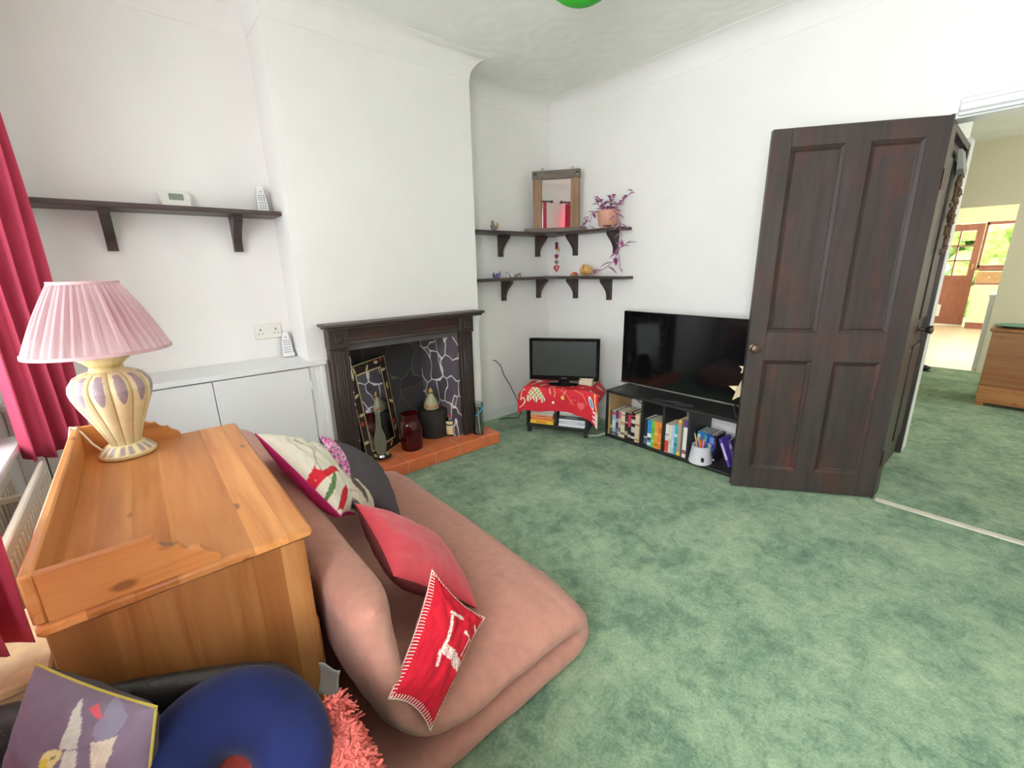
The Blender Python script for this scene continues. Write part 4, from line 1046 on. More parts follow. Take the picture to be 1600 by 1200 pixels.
z = .0785
for h, cols, lab, dx, w in ((.028, ((244, 206, 70), (236, 120, 60)), 'yellow and orange book lowest in the left pile on the trolley', .0, .20), (.022, ((238, 130, 70),), 'orange book above the yellow one on the trolley', .004, .20), (.024, ((226, 150, 110), (200, 110, 80)), 'salmon book under the white box on the trolley', .002, .19), (.018, ((214, 206, 190),), 'cream book thin under the white box on the trolley', .004, .19)):
    flatbook(lab, .008 + dx, .02 + dx, z, w, h, .26, cols); z += h + .0006
bx = thing('paper_box', 'white flat box on top of the orange books in the trolley', 'box', tl(.008, .03, z), TZ); MB().bb(0, .205, 0, .24, 0, .045, b=.002).build('box_body', M['white'], bx); MB().bb(-.001, .206, -.001, .241, .03, .052, b=.002).build('box_lid', M['white'], bx)
z = .0785
for h, cols, lab, dx in ((.020, ((236, 236, 240),), 'white book lowest in the right pile on the trolley', .0), (.022, ((190, 196, 206), (230, 232, 236)), 'pale grey book second from the bottom in the right pile', .004), (.018, ((226, 228, 232),), 'off-white book under the charcoal one', .002), (.026, ((66, 70, 76), (110, 116, 124)), 'charcoal book in the middle of the right pile', .005), (.016, ((190, 186, 180),), 'thin stone coloured book above the charcoal one', .008), (.040, ((240, 238, 228), (206, 224, 206)), 'thick ivory book topmost of the right pile', .012)):
    flatbook(lab, .252 + dx * .5, .02 + dx, z, .215, h, .27, cols); z += h + .0006

# papers and red cord behind the monitor, on the trolley end
pb = thing('paper_bundle', 'bundle of papers tied with red cord beside the small monitor', 'papers', tl(.44, .14, .4045), TZ - .15)
b = MB(); random.seed(2)
for i in range(9): b.box((random.uniform(-.004, .004), .07 + random.uniform(-.004, .004), .003 + i * .0062), (.11, .15, .0045), T=None)
b.build('paper_sheets', M['paper'], pb, smooth=False)
b = MB(); b.tube([(.058, .02, .058), (.066, .05, .075), (.070, .09, .06), (.062, .12, .066), (.068, .10, .02), (.074, .03, -.01), (.072, -.01, -.08), (.078, -.03, -.14)], .004, 8); b.tube([(.0, .01, .058), (.03, .06, .068), (.058, .09, .066)], .004, 8); b.build('red_cord', M['redcable'], pb)
# cables
tag(MB().tube([(2.325, 2.994, .545), (2.345, 2.975, .535), (2.375, 2.95, .49), (2.385, 2.92, .41), (2.40, 2.86, .33), (2.43, 2.80, .20), (2.46, 2.78, .08), (2.47, 2.83, .008), (2.40, 2.90, .006), (2.33, 2.93, .006)], .004, 8).build('black_cable', M['cable']), 'black cable coming out of the alcove wall', 'cable')
tag(MB().tube([tl(.44, .10, .008), tl(.50, .06, .007), tl(.56, .08, .007), tl(.62, .13, .02)], .004, 8).build('white_cable', M['whitecable']), 'white cable on the carpet beside the trolley castor', 'cable')
tag(MB().tube([(3.005, 2.0, .30), (2.98, 1.90, .245), (2.985, 1.80, .235), (3.0, 1.72, .236)], .003, 8).build('thin_cable', M['cable']), 'thin black cable crossing behind the cube unit books', 'cable')

# ------------------------------------------------------------------ pine desk
dk = thing('pine_desk', 'pine desk with scalloped raised gallery round three sides, lamp on top', 'desk', (0, 1.380, 0))
DX0, DX1, DY = -.215, .205, .450
MB().bb(DX0, DX1, -DY - .008, DY + .008, .776, .800, b=.007).build('desk_top', M['pinetop'], dk)
for y in (-DY + .008, DY - .008): MB().bb(DX0 + .008, DX1 - .018, y - .009, y + .009, .0, .776, b=.002).build('side_panel', M['pineside_shaded'], dk)
MB().bb(DX0 + .010, DX0 + .024, -DY + .017, DY - .017, .02, .776).build('back_panel', M['pineside_shaded'], dk)
b = MB(); b.bb(DX1 - .040, DX1 - .022, -DY + .017, DY - .017, .06, .776, b=.002); b.build('front_panel', M['pineside_shaded'], dk)
for z in (.2, .44): 
    d_ = MB().bb(DX1 - .023, DX1 - .008, -DY + .03, DY - .03, z - .1, z + .1, b=.004).build('drawer', M['pinetop'], dk)
MB().bb(DX0, DX0 + .018, -DY - .004, DY + .004, .800, .892, b=.004).build('gallery_back', M['pinerail'], dk)
o = [(DX0 + .018, 0), (DX0 + .018, .088), (-.052, .088), (-.049, .078), (-.044, .070), (-.036, .064), (-.028, .061), (-.021, .062), (-.017, .057), (-.012, .048), (-.004, .042), (.004, .040), (.010, .041), (.014, .034), (.020, .026), (.030, .020), (.037, .014), (.040, .006), (.036, 0)]
for y in (-DY - .004, DY - .012):
    b = MB(); b.prism(o, .016, T=Matrix.Translation((0, y, .800))); b.build('gallery_end', M['pineend'], dk, angle=25)

# ------------------------------------------------------------------ table lamp
LX, LY = -.097, 1.735
tlp = thing('table_lamp', 'cream urn table lamp with pink pleated shade on the pine desk', 'lamp', (LX, LY, .8006))


def fl(a, t, r): return 1 + .045 * abs(sin(a * 7)) - .02


def urnc(a, t, z):
    q = abs((a * 12 / (2 * pi)) % 1.0 - .5) * 2
    w = (z - .172) / .082                      # 0 at the petal tip, 1 at the neck
    if 0 < w < 1.06:
        half = .66 * sin(pi * min(1, w) ** .62 * .62 + .0) * (1.1 - .25 * w)
        if q < half - .10: return c3(172, 154, 160)
        if q < half: return c3(238, 228, 186)
    return c3(206, 182, 122) if q > .90 else c3(232, 220, 176)


prof = [(.001, .0), (.064, .0), (.069, .004), (.070, .012), (.066, .018)]
b = MB(); b.lathe(prof + [(.050, .034), (.040, .038)], 56, colf=lambda a, t, z: c3(170, 150, 152) if .017 < z < .036 and ((a * 16 / (2 * pi)) % 1 - .5) ** 2 < .09 else c3(234, 222, 166)); b.build('lamp_foot', M['ceramic'], tlp)
prof = [(.036, .036), (.038, .045), (.046, .070), (.058, .105), (.072, .140), (.084, .170), (.092, .195), (.095, .214), (.092, .232), (.080, .250), (.060, .262), (.046, .266)]
P2 = []
for i in range(len(prof) - 1):
    for k in range(9):
        t = k / 9; P2.append((prof[i][0] * (1 - t) + prof[i + 1][0] * t, prof[i][1] * (1 - t) + prof[i + 1][1] * t))
P2.append(prof[-1])
b = MB(); b.lathe(P2, 12 * 26, mod=lambda a, t, r: 1 + .075 * abs(sin(a * 6)) ** .7 - .045, colf=urnc); b.build('lamp_body', M['ceramic'], tlp)
b = MB(); b.lathe([(.044, .264), (.038, .270), (.036, .280), (.046, .292), (.056, .300), (.058, .308), (.050, .312), (.012, .316), (.012, .36), (.001, .36)], 48, mod=lambda a, t, r: 1 + .06 * abs(sin(a * 9)), colf=lambda a, t, z: c3(206, 184, 116) if .27 < z < .29 else c3(232, 218, 162)); b.build('lamp_neck', M['ceramic'], tlp)
b = MB(); NP = 40; random.seed(4); jit = [random.uniform(.4, 1.7) for _ in range(NP)]


def shp(u, v):
    a = 2 * pi * u; r = .163 + (.074 - .163) * v; k = (u * NP); ph = k % 1
    r += .0060 * jit[int(k) % NP] * (1 if ph < .5 else -1) * min(1, 6 * abs(ph - .5)) * (.4 + .6 * sin(pi * v))
    return (r * cos(a), r * sin(a), .325 + .190 * v)


b.grid(shp, NP * 6, 10, wrapu=True); sh = b.build('lamp_shade', M['shade'], tlp, angle=60)
for pr_ in ([(.0745, .513), (.0765, .514), (.0765, .522), (.0735, .522), (.0735, .513)], [(.163, .322), (.166, .323), (.1655, .332), (.162, .332), (.162, .322)]): MB().lathe(pr_, 64, cap=False).build('shade_trim', M['shadetrim'], tlp)
b = MB(); b.tube([(-.06, .03, .018), (-.078, .045, .04), (-.095, .06, .075), (-.108, .070, .0925), (-.118, .076, .096), (-.128, .082, .06), (-.140, .085, -.1), (-.145, .085, -.3)], .003, 8); b.build('lamp_cord', M['ivory'], tlp)

# ------------------------------------------------------------------ window side: radiator, curtains, nets, pine box
rd_ = thing('radiator', 'white double panel radiator under the window behind the desk', 'radiator', (0, 0, 0))
for x in (-.488, -.392): 
    b = MB(); b.bb(x, x + .022, 1.40, 2.36, .10, .655, b=.006)
    for i in range(22): b.bb(x + .0215, x + .026, 1.43 + i * .042, 1.45 + i * .042, .14, .62, b=.002)
    b.build('radiator_panel', M['radiator'], rd_)
for y in (1.60, 2.12): MB().bb(-.466, -.392, y - .01, y + .01, .60, .62, b=.002).build('bracket', M['radiator'], rd_)
MB().tube([(-.42, 2.372, .14), (-.42, 2.41, .14), (-.42, 2.41, .005)], .009, 8).build('pipe', M['radiator'], rd_)


def curtain(label, p0, p1, amp, z0, z1, folds, seed=0):
    A_, B_ = V(p0 + (0,)), V(p1 + (0,)); d_ = (B_ - A_).normalized(); n_ = V((d_.y, -d_.x, 0))

    def f(u, v):
        ph = u * folds * 2 * pi + seed; k = .6 + .4 * (1 - v)
        q = A_.lerp(B_, u) + n_ * amp * k * (sin(ph) + .3 * sin(ph * 2.3 + 1)) + d_ * (.014 * sin(ph * 1.0 + 1.2) + .012 * sin(v * 6 + u * 5) * u)
        return (q.x, q.y, z0 + (z1 - z0) * v + (.010 * sin(ph * .5) if v < .01 else 0))
    b = MB(); b.grid(f, folds * 20, 30); o = b.build('curtain', M['curtain'], angle=80)
    m = o.modifiers.new('thickness', 'SOLIDIFY'); m.thickness = .004
    return tag(o, label, 'curtain', None)


curtain('crimson curtain gathered at the far end of the window beside the alcove shelf', (-.425, 2.36), (-.255, 2.53), .036, .655, 2.335, 4, .4)
curtain('crimson curtain nearest the camera at the bottom left corner', (-.40, 1.06), (-.285, 1.16), .030, .655, 2.335, 3, 1.1)
curtain('crimson curtain at the start of the second window', (-.38, .40), (-.36, .72), .042, .655, 2.335, 4, .2)
curtain('crimson curtain at the end of the second window', (-.38, -.95), (-.36, -.65), .042, .655, 2.335, 4, 2.2)
for k, (a, c, lab) in enumerate(((.98, 2.62, 'dark curtain pole over the window beside the desk'), (-1.05, .80, 'dark curtain pole over the second window'))):
    b = MB(); b.tube([(-.345, a, 2.35), (-.345, c, 2.35)], .013, 12)
    for y in (a, c): b.sphere((-.345, y, 2.35), .024, 12)
    for y in (a + .06, c - .06): b.tube([(-.345, y, 2.35), (-.499, y, 2.35)], .008, 8)
    tag(b.build('curtain_pole', M['bracket']), lab, 'curtain pole')
for k, (a, c) in enumerate(WIN):
    b = MB(); b.grid(lambda u, v: (-.545 + .010 * sin(u * 60), a + .01 + (c - a - .02) * u, .735 + 1.46 * v), 160, 6)
    tag(b.build('net_curtain', M['net'], angle=80), ('white lace net hanging in the window behind the lamp', 'white lace net in the second window')[k], 'net curtain')
px = thing('pine_box', 'pale pine box standing under the near curtain', 'box', (-.365, 1.20, 0))
MB().bb(-.13, .115, -.13, .13, 0, .60, b=.003).build('box_body', M['pinebox'], px); MB().bb(-.134, .119, -.135, .135, .60, .622, b=.005).build('box_lid', M['pinebox'], px)


# ------------------------------------------------------------------ futon
def catmull(P, n):
    out = []; P = [V(p) for p in P]
    for i in range(len(P) - 1):
        a = P[max(0, i - 1)]; b_ = P[i]; c = P[i + 1]; d = P[min(len(P) - 1, i + 2)]
        for k in range(n):
            t = k / n; out.append(.5 * ((2 * b_) + (c - a) * t + (2 * a - 5 * b_ + 4 * c - d) * t * t + (3 * b_ - a - 3 * c + d) * t ** 3))
    out.append(P[-1]); return out


cl = [(.235, 0, .062), (.45, 0, .060), (.75, 0, .060), (.905, 0, .062), (.958, 0, .088), (.968, 0, .120), (.955, 0, .155), (.90, 0, .176), (.72, 0, .176), (.52, 0, .172), (.40, 0, .198), (.325, 0, .275), (.288, 0, .40), (.276, 0, .52), (.272, 0, .605)]
cl[-3:] = [(.290, 0, .40), (.274, 0, .53), (.268, 0, .635)]
C = catmull(cl, 14); NS = len(C) - 1
ft = thing('futon', 'brown folded futon mattress on the carpet, its back propped against the desk', 'futon', (0, 0, 0))


def slab(C, y0, y1, th, ny=64, seed=0, p=5.0):
    NS = len(C) - 1
    nor = []
    for i in range(NS + 1):
        d = (C[min(NS, i + 1)] - C[max(0, i - 1)]).normalized(); nor.append(V((-d.z, 0, d.x)))
    vs = []; fs = []
    ring = []
    # across positions: angle runs round the mattress section (superellipse in y / thickness)
    M_ = 2 * ny
    for i in range(NS + 1):
        s = i / NS * 2 - 1; ee = max(0.0, (abs(s) - .925) / .075); es = max(0.0, 1 - ee ** 2.2) ** .5
        for k in range(M_):
            a = 2 * pi * k / M_; ca, sa = cos(a), sin(a)
            yy = math.copysign(abs(ca) ** (2 / 9.0), ca); tt = math.copysign(abs(sa) ** (2 / 2.6), sa)
            # flat profile: full thickness over most of the width, rounded at the ends
            v = yy; e = (1 - abs(v) ** 12) ** (1 / 2.0) if abs(v) < 1 else 0
            tt = math.copysign(max(min(abs(tt) * 1.0, 1), 0), sa)
            y = (y0 + y1) / 2 + (y1 - y0) / 2 * v
            h = th / 2 * tt * max(es, .02)
            q = C[i] + nor[i] * h; q = V((q.x, y, q.z))
            w = noise.noise(V((q.x * 7, q.y * 3.2, q.z * 7 + seed))) * .010 + noise.noise(V((q.x * 19, q.y * 9, q.z * 19 + seed + 5))) * .004 + noise.noise(V((q.x * 40, q.y * 16, q.z * 40 + seed))) * .003 * max(0, min(1, (q.x - .78) / .15))
            w *= es
            q += nor[i] * w * (1 if sa > 0 else -1) * (1 if abs(v) < .97 else .6)
            q.y += .006 * noise.noise(V((q.x * 9, seed + 3.3, q.z * 9))) * (1 if abs(v) > .9 else 0)
            vs.append(q)
    for i in range(NS):
        for k in range(M_): fs.append((i * M_ + k, i * M_ + (k + 1) % M_, (i + 1) * M_ + (k + 1) % M_, (i + 1) * M_ + k))
    fs += [tuple(range(M_))[::-1], tuple(range(NS * M_, (NS + 1) * M_))]
    return MB().add(vs, fs)


slab(C, .775, 2.27, .122).build('mattress', M['futon'], ft, angle=75)
b = MB(); b.bb(.405, .478, .781, .785, .040, .056, b=.001); [b.bb(.418 + i * .008, .423 + i * .008, .7795, .7815, .045, .052) for i in range(6)] ; b.build('brand_label', M['greybtn'], ft)
b = MB(); b.grid(lambda u, v: (.160 + .035 * u + .012 * v, .932 - .055 * u + .012 * sin(v * 3), .36 + .085 * v + .006 * sin(u * 6)), 8, 8); lb_ = b.build('care_label', M['white'], ft); lb_.modifiers.new('thickness', 'SOLIDIFY').thickness = .0015; lb_['label'] = 'crumpled white care label'


# ------------------------------------------------------------------ cushions
def pillow_fn(cs, T, pinch=.07, seed=0, wr=.006, q=.52, back=1.0):
    A, B, Cc, D = [V(c) for c in cs]; n = (D - A).cross(B - A).normalized(); n = n if True else n

    def f(u, v, side):
        uu = u * (1 - pinch * (1 - v * v)); vv = v * (1 - pinch * (1 - u * u)); s, t = (uu + 1) / 2, (1 - vv) / 2
        p = (A * (1 - s) + B * s) * (1 - t) + (D * (1 - s) + Cc * s) * t
        e = max(0, (1 - abs(u) ** 2.4) * (1 - abs(v) ** 2.4)); h = T * e ** q
        w = wr * noise.noise(V((u * 2.6 + seed, v * 2.6, side * 3.0))) * min(1, e * 3) + wr * .5 * noise.noise(V((u * 6, v * 6 + seed, side * 5.0))) * min(1, e * 4)
        return p + n * ((h + w) * side * (1 if side > 0 else back))
    return f


def cushion(name, label, cs, T, front, backm, res=70, colf=None, trim=None, pinch=.07, seed=0, q=.52, wr=.006, back=1.0, fname='front_cover', bname='back_cover'):
    f = pillow_fn(cs, T, pinch, seed, wr, q, back); r = thing(name, label, 'cushion')
    r.location = V(cs[2]); off = -V(cs[2])
    # denser sampling near the rim
    g = lambda t: sin((t - .5) * pi)
    b = MB(); b.grid(lambda u, v: f(g(u), g(v), 1) + off, res, res, colf=(lambda u, v: colf(g(u), g(v))) if colf else None); b.build(fname, front, r, angle=80)
    b = MB(); b.grid(lambda u, v: f(g(u), g(v), -1) + off, 50, 50); b.build(bname, backm, r, angle=80)
    rim = []
    for k in range(40): rim.append(f(-1 + k / 20, 1, 1) + off)
    for k in range(40): rim.append(f(1, 1 - k / 20, 1) + off)
    for k in range(40): rim.append(f(1 - k / 20, -1, 1) + off)
    for k in range(40): rim.append(f(-1, -1 + k / 20, 1) + off)
    if trim: b = MB(); b.tube(rim, trim[1], 6, closed=True); b.build(trim[2], trim[0], r)
    return r, f, off, rim


def pxmap(q):
    """bilinear map from cushion (u, v) to the drawing plane of its motif"""
    def m(u, v):
        s, t = (u + 1) / 2, (1 - v) / 2
        return tuple((q[0][i] * (1 - s) + q[1][i] * s) * (1 - t) + (q[3][i] * (1 - s) + q[2][i] * s) * t for i in (0, 1))
    return m


# white floral
FM = pxmap([(400, 678), (503, 700), (552, 800), (533, 812)])
RF = [[(452, 745), (460, 750), (459, 760), (453, 760), (448, 766), (446, 756)], [(483, 756), (489, 762), (494, 765), (490, 772), (484, 777), (479, 775)], [(495, 764), (508, 760), (518, 768), (512, 772), (500, 775), (492, 776), (490, 772)], [(529, 785), (534, 790), (536, 800), (535, 810), (527, 806), (526, 793)]]
GR = [[(508, 772), (513, 778), (516, 790), (511, 797), (509, 788)]]


def fcol2(u, v):
    x, y = FM(u, v)
    for p in RF:
        if inpoly(x, y, p): return c3(214, 36, 52)
    for p in GR:
        if inpoly(x, y, p): return c3(96, 128, 76)
    if lineD(x, y, [(446, 706), (470, 728), (480, 745), (488, 770)]) < .9 or lineD(x, y, [(460, 712), (490, 716), (504, 742)]) < .9 or lineD(x, y, [(470, 690), (486, 706), (500, 735)]) < .8: return c3(190, 178, 158)
    return c3(236, 230, 210)


cushion('floral_cushion', 'white cushion with red embroidered flowers and magenta back leaning beside the desk', [(.245, 1.72, .775), (.500, 1.86, .60), (.475, 1.47, .47), (.345, 1.195, .64)], .068, M['cerise'], M['magenta'], 110, fcol2, (M['magenta'], .003, 'piping'), seed=1, wr=.012, q=.45, back=.85)
# beige and brown


def bcol(u, v):
    n = noise.noise(V((u * 1.6 + 4, v * 1.6, 2.0)))
    if n > .18: return c3(96, 84, 80)
    if n > .12: return c3(150, 134, 118)
    return c3(222, 206, 186) if abs(sin(u * 5 + v * 4 + n * 4)) > .18 else c3(186, 168, 148)


cushion('patterned_cushion', 'beige cushion with dark brown patches squeezed between the white and charcoal ones', [(.41, 1.80, .635), (.60, 1.93, .455), (.59, 1.56, .39), (.45, 1.345, .555)], .050, M['cerise'], M['charcoal'], 70, bcol, seed=4)


def pcol(u, v):
    n = noise.noise(V((u * 9, v * 9, 1.0)))
    return c3(226, 80, 150) if n > .15 else (c3(120, 70, 140) if n < -.15 else c3(230, 190, 200))


r_, f_, off_, rim_ = cushion('charcoal_cushion', 'charcoal grey cushion with pink patterned back on the futon', [(.52, 1.97, .62), (.82, 2.10, .33), (.735, 1.655, .25), (.45, 1.51, .575)], .075, M['charcoal'], M['charcoal'], 70, None, None, seed=6, pinch=.10)
b = MB(); b.grid(lambda u, v: f_(-1 + .17 * v, -.96 + 1.92 * u, 1) + off_ + V((.0, -.003, .004)), 50, 14, colf=lambda u, v: pcol(u * 2, v)); b.build('patterned_edge', M['cerise'], r_, angle=80)
# coral red velvet
cushion('velvet_cushion', 'plain coral red velvet cushion leaning on the futon back', [(.425, 1.305, .605), (.74, 1.36, .29), (.668, .985, .262), (.385, .95, .56)], .070, M['redvelvet'], M['redback'], 60, None, None, seed=8, pinch=.08, back=1.1)

EP = [(675, 890), (758, 965), (672, 1142), (607, 1092)]; EM = pxmap(EP)
PAD = [(673, 1020), (716, 1056), (710, 1075), (663, 1034)]


def ecol(u, v):
    x, y = EM(u, v); white = c3(238, 222, 212)
    n = noise.noise(V((x * .9, y * .9, 0)))
    if lineD(x, y, [(688, 962), (710, 968)]) < 3.6 and n > -.25: return white
    for pts, w in (([(687, 968), (680, 990), (675, 1012), (668, 1030)], 2.2), ([(665, 1030), (657, 1057)], 2.0), ([(708, 996), (725, 1013)], 2.0), ([(719, 1008), (707, 1039)], 1.5), ([(734, 982), (742, 999)], 1.6)):
        if lineD(x, y, pts) < w and n > -.35: return white
    if inpoly(x, y, PAD) and sin(x * 1.1 + y * .45) * sin(y * 1.1 - x * .5) > -.35: return white
    return c3(200, 20, 44)


r_, f_, off_, rim_ = cushion('stitched_cushion', 'bright red cushion with white embroidery and blanket stitched edge on the futon', [(.498, .951, .52), (.621, .879, .33), (.356, .755, .25), (.266, .758, .42)], .045, M['cerise'], M['redvelvet'], 150, ecol, (M['stitch'], .0016, 'edge_cord'), seed=12, pinch=.13, q=.62, wr=.009)
b = MB(); nst = (V((.621, .879, .33)) - V((.498, .951, .52))).cross(V((.266, .758, .42)) - V((.498, .951, .52))).normalized() * -.0016
for e, cnt in ((0, 22), (1, 34), (2, 20), (3, 38)):
    for k in range(cnt):
        t = -1 + (k + .5) * 2 / cnt
        w = lambda d: (t, 1 - d) if e == 0 else ((1 - d, -t) if e == 1 else ((-t, -1 + d) if e == 2 else (-1 + d, t)))
        dd = .085 if e in (1, 3) else .06
        b.tube([f_(*w(dd * i_ / 5), 1) + off_ + nst * (1 if i_ else 0) for i_ in range(6)], .0012, 5)
b.build('blanket_stitch', M['stitch'], r_)

# ------------------------------------------------------------------ black armchair with throw, neck pillow and bird cushion
ac = thing('armchair', 'black leather armchair at the bottom left with cushions on it', 'armchair', (-.12, .55, 0))


def backp(u, v):
    # u along the back, v round the section
    A_, B_ = V((-.36, .935, 0)), V((.135, .815, 0)); p = A_.lerp(B_, u); top = .725 - .125 * u ** 1.3; a = 2 * pi * v
    n = V((-.30, -.95, 0)).normalized(); e = (1 - abs(2 * u - 1) ** 8) ** .35
    w = .040 * e; zc = .30; hz = (top - .30)
    return V((p.x + .12, p.y - .55, 0)) + n * (.012 + w * math.copysign(abs(cos(a)) ** .8, cos(a))) + V((0, 0, zc + hz * (math.copysign(abs(sin(a)) ** .75, sin(a)) * (.35 + .65 * e if sin(a) > 0 else .45))))


b = MB(); b.grid(backp, 40, 40); b.build('backrest', M['leather'], ac, angle=75)
b = MB(); b.box((-.09, -.12, .335), (.42, .58, .13), b=.03); b.build('seat_cushion', M['leather'], ac)
b = MB(); b.box((-.08, -.12, .155), (.50, .62, .22), b=.02); b.build('chair_base', M['leather'], ac)
b = MB(); b.box((.19, -.14, .27), (.11, .60, .42), b=.04); b.build('armrest', M['leather'], ac)
b = MB(); b.box((-.31, -.14, .27), (.09, .60, .42), b=.04); b.build('armrest', M['leather'], ac)
for x in (-.27, .14):
    for y in (-.38, .14): MB().lathe([(.001, 0), (.018, 0), (.024, .05), (.001, .05)], 12, T=Matrix.Translation((x, y, 0))).build('leg', M['black'], ac)

# shaggy coral throw: tufts of yarn rooted on a soft sheet over seat and arm
random.seed(31)


def throwp(u, v):
    x = -.26 + .435 * u; y = .26 + (.54 - .085 * min(1, max(0, (u - .58) / .14))) * v; z = .425
    if x > .02: z += .10 * min(1, (x - .02) / .08) ** .8
    if x > .155: z -= .35 * (x - .155) / .035 * .35
    if y > .68: z += .17 * ((y - .68) / .12) ** 1.3
    return V((x, y, z + .006 * noise.noise(V((x * 9, y * 9, 0)))))


b = MB(); b.grid(throwp, 40, 40)
sh_ = thing('shaggy_throw', 'coral shaggy throw spread over the armchair under the navy pillow', 'throw', (0, 0, 0))
o = b.build('throw_backing', M['shag'], sh_, angle=80); o.modifiers.new('thickness', 'SOLIDIFY').thickness = .004
b = MB()
for i in range(6500):
    u, v = random.random(), random.random() ** .7
    if random.random() < .5: u = 1 - random.random() ** 1.5 * .28
    p = throwp(u, v); a = random.uniform(0, 2 * pi); L = random.uniform(.012, .028); d = V((cos(a), sin(a), random.uniform(.15, .7)))
    d.normalize(); s = d.cross(V((0, 0, 1))).normalized() * random.uniform(.0016, .0032)
    m = p + d * L * .5 + V((0, 0, .003)); t = p + d * L - V((0, 0, random.uniform(.0, .010)))
    b.add([p - s, p + s, m + s * 1.1, m - s * 1.1, t + s * .7, t - s * .7], [(0, 1, 2, 3), (3, 2, 4, 5)])
b.build('yarn_pile', M['shag'], sh_, smooth=False)['kind'] = 'stuff'

# navy U-shaped neck pillow
NPX = V((-.018, .692, .552)); tilt = Matrix.Rotation(RD(27), 4, 'X') @ Matrix.Rotation(RD(6), 4, 'Y')
pts = []; rr = []
for i in range(61):
    t = i / 60; a = RD(-58) + t * RD(296); pts.append(tilt @ V((.088 * cos(a), .088 * sin(a) * 1.10, 0))); e = min(t, 1 - t) * 2
    rr.append(.057 * (1 - (1 - min(1, e * 7)) ** 2.2) ** .5 * (1 + .10 * sin(pi * t)) + .002)
b = MB(); b.tube(pts, rr, 24)
tag(b.build('neck_pillow', M['navy'], loc=NPX, angle=80), 'navy blue U-shaped neck pillow lying on the coral throw', 'pillow')

# mauve bird cushion
BP = [(60, 1028), (244, 1105), (232, 1330), (0, 1280)]; BM = pxmap(BP)
z1 = lambda pts: [(x / 4.848, 1000 + y / 4.848) for x, y in pts]
SHP = [(z1([(735, 340), (770, 380), (820, 450), (850, 540), (860, 610), (800, 620), (745, 590), (760, 500)]), (214, 220, 206)), (z1([(905, 390), (980, 430), (1060, 500), (1060, 540), (1040, 600), (970, 600), (920, 545), (910, 500), (930, 460)]), (140, 138, 156)),
       (z1([(930, 590), (1000, 600), (1055, 600), (1050, 700), (1020, 820), (1000, 885), (985, 880), (965, 760), (940, 660)]), (226, 218, 196)), (z1([(820, 405), (850, 390), (930, 465), (915, 475)]), (214, 96, 104)),
       (z1([(780, 620), (860, 620), (880, 720), (885, 810), (830, 790), (780, 700)]), (214, 214, 200)), (z1([(755, 720), (800, 730), (850, 790), (870, 830), (800, 800)]), (112, 96, 112)),
       (z1([(640, 620), (690, 595), (760, 600), (770, 650), (740, 690), (750, 750), (800, 800), (870, 850), (910, 930), (905, 1010), (700, 1010), (690, 940), (700, 830), (660, 700)]), (224, 214, 150)),
       (z1([(640, 640), (690, 650), (720, 760), (690, 740), (655, 690)]), (216, 196, 76)), (z1([(800, 830), (850, 850), (890, 920), (880, 1000), (850, 960)]), (212, 196, 70)), (z1([(515, 850), (580, 810), (650, 815), (700, 850), (720, 920), (700, 1010), (620, 1000), (560, 940)]), (226, 224, 208)),
       (z1([(950, 930), (1040, 930), (1070, 970), (1050, 1010), (960, 1010)]), (214, 140, 176)), (z1([(700, 640), (735, 632), (740, 648), (705, 655)]), (130, 130, 70))]


def bird(u, v):
    x, y = BM(u, v); c = c3(128, 114, 132)
    for p, k in SHP:
        if inpoly(x, y, p):
            s = 1.0
            if k == (226, 224, 208): s = .82 if sin(math.atan2(y - 1190, x - 145) * 42) > .55 else 1
            if k in ((226, 218, 196), (214, 220, 206), (214, 214, 200)): s = .86 if sin(y * 1.6 + x * .8) > .7 else 1
            c = tuple(q * s for q in c3(*k))
    return c


cushion('bird_cushion', 'mauve cushion printed with hummingbirds and edged in mustard piping', [(-.2145, .885, .765), (-.083, .715, .73), (-.139, .700, .49), (-.306, .858, .52)], .055, M['cerise'], M['charcoal'], 150, bird, (M['yellowtrim'], .0022, 'piping'), seed=15, pinch=.04)

# ------------------------------------------------------------------ green pendant over the room
gp = thing('pendant_lamp', 'green round pendant lamp shade hanging from the ceiling', 'lamp', (1.50, 1.31, 2.30))
b = MB(); b.sphere((0, 0, .17), .17, 40, sc=(1, 1, 1)); b.build('lamp_shade', M['green'], gp)
MB().tube([(0, 0, .335), (0, 0, .369)], .004, 8).build('flex', M['white'], gp)

# ------------------------------------------------------------------ dining room and kitchen beyond
sb = thing('sideboard', 'reddish pine sideboard in the dining room through the opening', 'sideboard', (5.81, .155, 0))
b = MB(); b.bb(.0, .48, -1.0, .0, .03, .69, b=.004); b.build('sideboard_body', M['sidewood'], sb); MB().bb(-.02, .50, -1.02, .018, .690, .718, b=.006).build('sideboard_top', M['sidewood'], sb)
b = MB(); b.bb(.01, .06, -.06, -.01, 0, .03); b.bb(.01, .06, -.99, -.94, 0, .03); b.bb(.42, .47, -.06, -.01, 0, .03); b.bb(.42, .47, -.99, -.94, 0, .03); b.build('foot', M['sidewood'], sb)
pt = thing('plate', 'green glazed plate on the sideboard', 'plate', (5.99, .0, .7185))
MB().lathe([(.001, 0), (.09, 0), (.15, .016), (.165, .022), (.150, .020), (.09, .006), (.001, .006)], 36, cap=False).build('plate_body', M['plate'], pt)
so_ = MB(); so_.sphere((0, 0, .04), .04, 14, sc=(2.6, 1.1, .9)); so_.sphere((-.10, 0, .055), .045, 14, sc=(1.1, 1.0, 1.3)); so_.bb(-.14, .10, -.042, .042, 0, .016, b=.006)
tag(so_.build('shoe', M['shoe'], loc=(7.25, .72, 0), rotz=RD(-100)), 'black shoe on the green carpet by the kitchen doorway', 'shoe')
wc = thing('kitchen_cabinet', 'white cabinet end standing inside the kitchen doorway', 'cabinet', (7.70, -.20, 0))
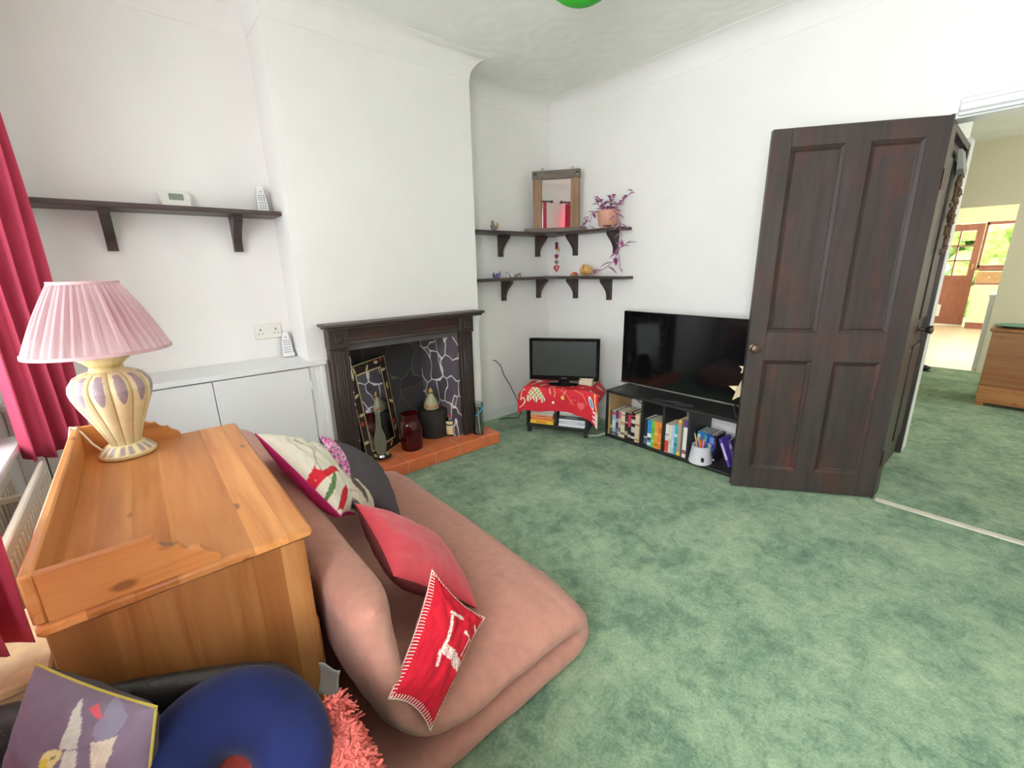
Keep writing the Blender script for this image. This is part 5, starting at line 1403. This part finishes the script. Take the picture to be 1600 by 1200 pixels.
MB().bb(0, .6, -.3, .50, 0.0, .88, b=.006).build('cabinet_body', M['white'], wc); MB().bb(-.01, .61, -.3, .51, .88, .91, b=.004).build('cabinet_top', M['white'], wc); MB().bb(-.025, -.002, .30, .33, .3, .55, b=.005).build('handle', M['oldwood'], wc)
# the half-glazed back door
kd = thing('door_3', 'reddish brown half glazed back door with cat flap at the end of the kitchen', 'door', (KX - .02, .78, 0), RD(90), kind='structure')
b = MB(); DW, DH = .60, 1.96
b.bb(0, .10, -.022, .022, 0, DH); b.bb(DW - .08, DW, -.022, .022, 0, DH); b.bb(.10, DW - .08, -.022, .022, 0, .12); b.bb(.10, DW - .08, -.022, .022, .86, 1.0); b.bb(.10, DW - .08, -.022, .022, 1.84, DH); b.bb(.10, DW - .08, -.012, .012, .12, .86)
for z in (1.28, 1.56): b.bb(.10, DW - .08, -.014, .014, z - .014, z + .014)
b.bb(.30, .325, -.014, .014, 1.0, 1.84); b.build('door_frame', M['brown'], kd)
MB().bb(.10, DW - .08, -.003, .003, 1.0, 1.84).build('pane', M['pane'], kd, smooth=False)
MB().bb(.36, .46, .02, .036, .18, .42, b=.006).build('cat_flap', M['white'], kd)
MB().bb(.03, .06, .02, .045, 1.10, 1.22, b=.006).build('door_handle', M['gold'], kd)
MB().bb(.0, .6, .015, .06, .0, .035, b=.004).build('door_sill', M['white'], kd)
kw = thing('window_3', 'kitchen window with brown frame looking on to green garden leaves', 'window', (KX, 0, 0), kind='structure')
b = MB(); b.bb(.0, .06, .30, .76, 1.14, 1.19); b.bb(.0, .06, .30, .76, 1.93, 1.99); b.bb(.0, .06, .735, .775, 1.14, 1.99); b.bb(.0, .06, .29, .325, 1.14, 1.99); b.bb(-.10, .03, .28, .78, 1.10, 1.14, b=.005); b.build('window_frame', M['brown'], kw)
MB().bb(.03, .034, .32, .74, 1.18, 1.94).build('pane', M['pane'], kw, smooth=False)
ku = thing('kitchen_unit', 'cream kitchen unit with pale wood drawer under the garden window', 'kitchen unit', (KX - .36, .50, 0))
MB().bb(0, .34, -.32, .23, .12, .84).build('unit_body', M['cream'], ku, smooth=False); MB().bb(.04, .34, -.32, .22, 0, .12).build('plinth', M['brown'], ku, smooth=False)
MB().bb(-.012, .34, -.32, .23, .84, .87, b=.003).build('lower_rail', M['brown'], ku); MB().bb(-.012, .0, -.31, .22, .88, 1.07, b=.003).build('drawer', M['tan'], ku)
MB().bb(.0, .34, -.32, .23, .87, 1.08).build('drawer_carcass', M['cream'], ku, smooth=False)
for y in (-.12, .05): MB().bb(-.03, -.012, y - .012, y + .012, .96, .985, b=.004).build('knob', M['white'], ku)
random.seed(40)
b = MB()
for i in range(240):
    b.sphere((14.4 + random.uniform(-.5, .5), random.uniform(-1.2, 2.2), random.uniform(.2, 2.9)), random.uniform(.12, .3), 7, lump=.9, seed=i)
tag(b.build('garden_hedge', M['foliage'], smooth=False), 'leafy green garden hedge outside the kitchen window', 'hedge', None, 'stuff')
b = MB(); b.bb(12.72, 20, -6, 6, -.3, -.2)
struct(b.build('ground', M['foliage'], smooth=False))
kl = thing('ceiling_lamp', 'blue glass lamp on the kitchen ceiling seen over the doorway', 'lamp', (9.2, .72, 2.02))
MB().lathe([(.001, 0), (.07, .01), (.15, .05), (.19, .10), (.185, .10), (.14, .055), (.001, .02)], 28, cap=False).build('lamp_shade', M['bluelamp'], kl); MB().tube([(0, 0, .02), (0, 0, .329)], .008, 8).build('lamp_stem', M['white'], kl)
